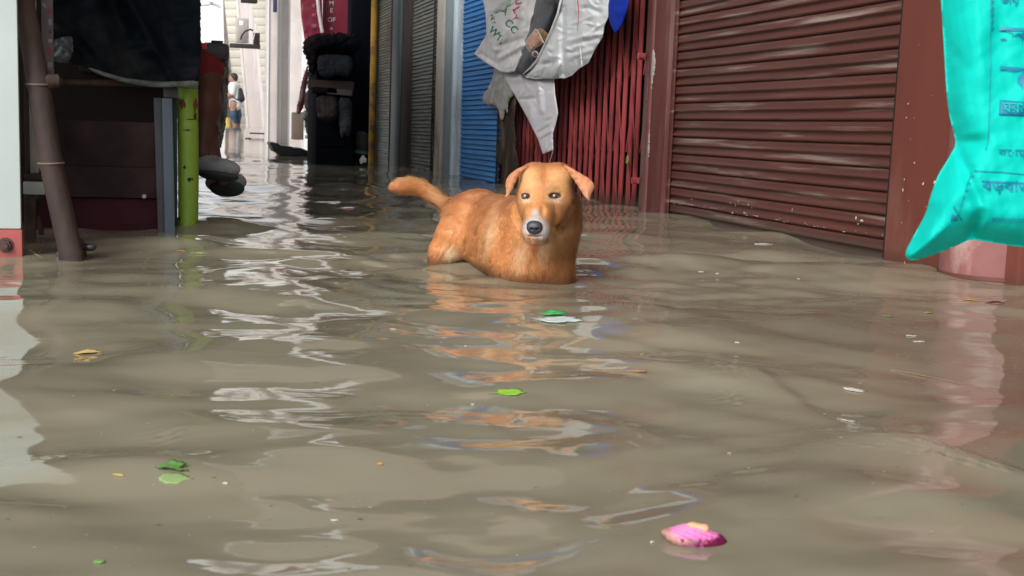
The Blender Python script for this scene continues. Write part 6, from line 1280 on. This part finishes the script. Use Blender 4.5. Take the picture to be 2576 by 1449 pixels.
# stick and thin straw
def rod(name, pts, rad, m, label, cat, dz=0.0):
    P_ = []
    for x, y in pts: q = on_water(x, y); q[2] += dz; P_.append(q)
    b = MB(); b.tube(P_, rad, 8); o = b.build(name, m, None, loc=tuple(P_[len(P_)//2])); tag(o, label, cat, G_)
rod('floating_stick', [(1462, 924), (1490, 929), (1520, 932), (1555, 933), (1590, 933), (1625, 932)], [.0008, .0016, .0022, .0030, .0032, .0026], mat('wet_brown_twig', (.20, .12, .065), .4, var=.4, vscale=60, stretch=(1, .2, 1)), 'brown stick floating in the middle right water', 'stick', -.0006)
rod('floating_straw', [(2242, 930), (2300, 940), (2360, 952), (2420, 966)], .0007, mat('pale_straw', (.32, .23, .14), .6), 'long thin straw floating below the brown shutter', 'straw')
# dark timber adrift in the far water
M_dk = mat('sodden_black_timber', (.012, .011, .016), .5, .5, var=.3)
c = at_water(727, 378, .03)
o = None
def slab(name, ol, zt, th, m, label, cat):
    P_ = [at_water(x, y, zt) for x, y in ol]; b = MB(); b.prism([np.array([p[0], p[1], zt-th]) for p in P_], (0, 0, th), .004); o = b.build(name, m, None, loc=tuple(np.mean(P_, 0))); tag(o, label, cat)
def lump(name, x0, x1, y0, y1, m, label, cat, seed, n=7, Yd=None, h=.004):
    q0, q1 = at_water(x0, y1), at_water(x1, y1); Y = Yd or (q0[1]+q1[1])/2; s = Y/FQ; c = at_Y((x0+x1)/2, y1, Y); W = (x1-x0)*s; H_ = (y1-y0)*s; r = np.random.default_rng(seed)
    f = Field(c+np.array([-W*.75, -W*.4, -H_]), c+np.array([W*.75, W*.4, H_*2.2]), max(h, W/90), W*.03)
    for i in range(n):
        t = (i+.5)/n; f.ell(c+np.array([(t-.5)*W*.86, r.normal()*W*.05, H_*(.35+.25*r.normal()*.5)]), (W/n*1.0, W*.14, H_*(.30+.22*r.random())))
    f.bake(); a, fc = f.mesh(); a = a+(H_*.05*smooth_noise(a, 4/W*.3, seed))[:, None]; o = mesh_obj(name, a, fc, m, None, loc=tuple(c)); tag(o, label, cat)
Yb = 14.8
b = MB(); q = [at_Y(x, y, Yb) for x, y in ((679, 360), (686, 357), (700, 361), (706, 366), (735, 369), (742, 373), (757, 372), (776, 380), (779, 384), (778, 398), (712, 398), (698, 384), (690, 382))]; b.prism(q, (0, .5, .0), .004); o = b.build('driftwood_board', M_dk, None, loc=tuple(at_Y(727, 380, Yb))); tag(o, 'black broken board adrift in the far bright water', 'board')
b = MB(); qb(b, 628, 333, 685, 339, 22.0, .12, .01); o = b.build('thin_plank', mat('dark_purple_timber', (.06, .03, .045), .6), None, loc=tuple(at_Y(657, 338, 22))); tag(o, 'thin dark plank lying at the foot of the leaning panel', 'plank')
lump('dark_lump', 617, 632, 345, 352, M_dk, 'small dark lump in the far water left of the thin plank', 'debris', 4, 4, 21.0, .01)
lump('white_bag', 906, 921, 388, 408, mat('white_polythene', (.42, .45, .46), .4, bump=.003), 'small round white plastic bag at the foot of the pale post', 'plastic bag', 5, 3, 12.0, .004)
lump('green_rag', 893, 925, 376, 390, mat('dull_green_rag', (.03, .07, .06), .7, bump=.004), 'dull green rag at the foot of the dark screen', 'rag', 6, 5, 12.3, .005)
lump('black_debris', 1185, 1197, 383, 394, M_dk, 'small black lump beside the blue shutter foot', 'debris', 7, 3, 9.9, .003)
q = at_Y(363, 494, SY-.006); b = MB(); b.tube([(q[0], SY-.012, q[2]), (q[0], SY+.0, q[2])], [.007, .010], 7); o = b.build('white_scrap', leafmat((.55, .52, .50)), None, loc=(q[0], SY-.006, q[2])); tag(o, 'white scrap stuck on the maroon stall board', 'scrap')
rod('grass_blade', [(75, 628), (90, 640), (105, 648)], .0022, leafmat((.33, .33, .12)), 'yellowish grass blade beside the red base strip', 'grass blade')

# scum: specks too many to count
r_ = np.random.default_rng(77); V = []; F = []; C_ = []
for i in range(300):
    y = 540+880*r_.random()**.8; x = 2576*r_.random(); q = at_water(x, y)
    if q[0] > 2.4 or (abs(q[0]-.95) < .28 and abs(q[1]-3.3) < .4) or (q[0] < .25 and q[1] > 3.3): continue
    s_ = (.0006+.0012*r_.random()**3)*(1+.25*q[1]); z = surf_z(q[0], q[1])+.0006; k = len(V); a0 = r_.uniform(0, 6.28)
    for j in range(5): a = a0+j*1.2566; e = s_*(.6+.7*r_.random()); V.append((q[0]+e*math.cos(a)*1.5, q[1]+e*math.sin(a), z))
    F.append(tuple(range(k, k+5))); C_ += [[(.14, .11, .08), (.32, .29, .22), (.48, .47, .42), (.30, .26, .2), (.16, .19, .07)][r_.integers(5)]]*5
o = mesh_obj('scum', V, F, mat('scum_specks', (.2, .2, .2), .6, attr='Col', var=0), None, False, colors=np.array(C_)); o['kind'] = 'stuff'; o['label'] = 'fine brown and pale specks of scum on the flood water'
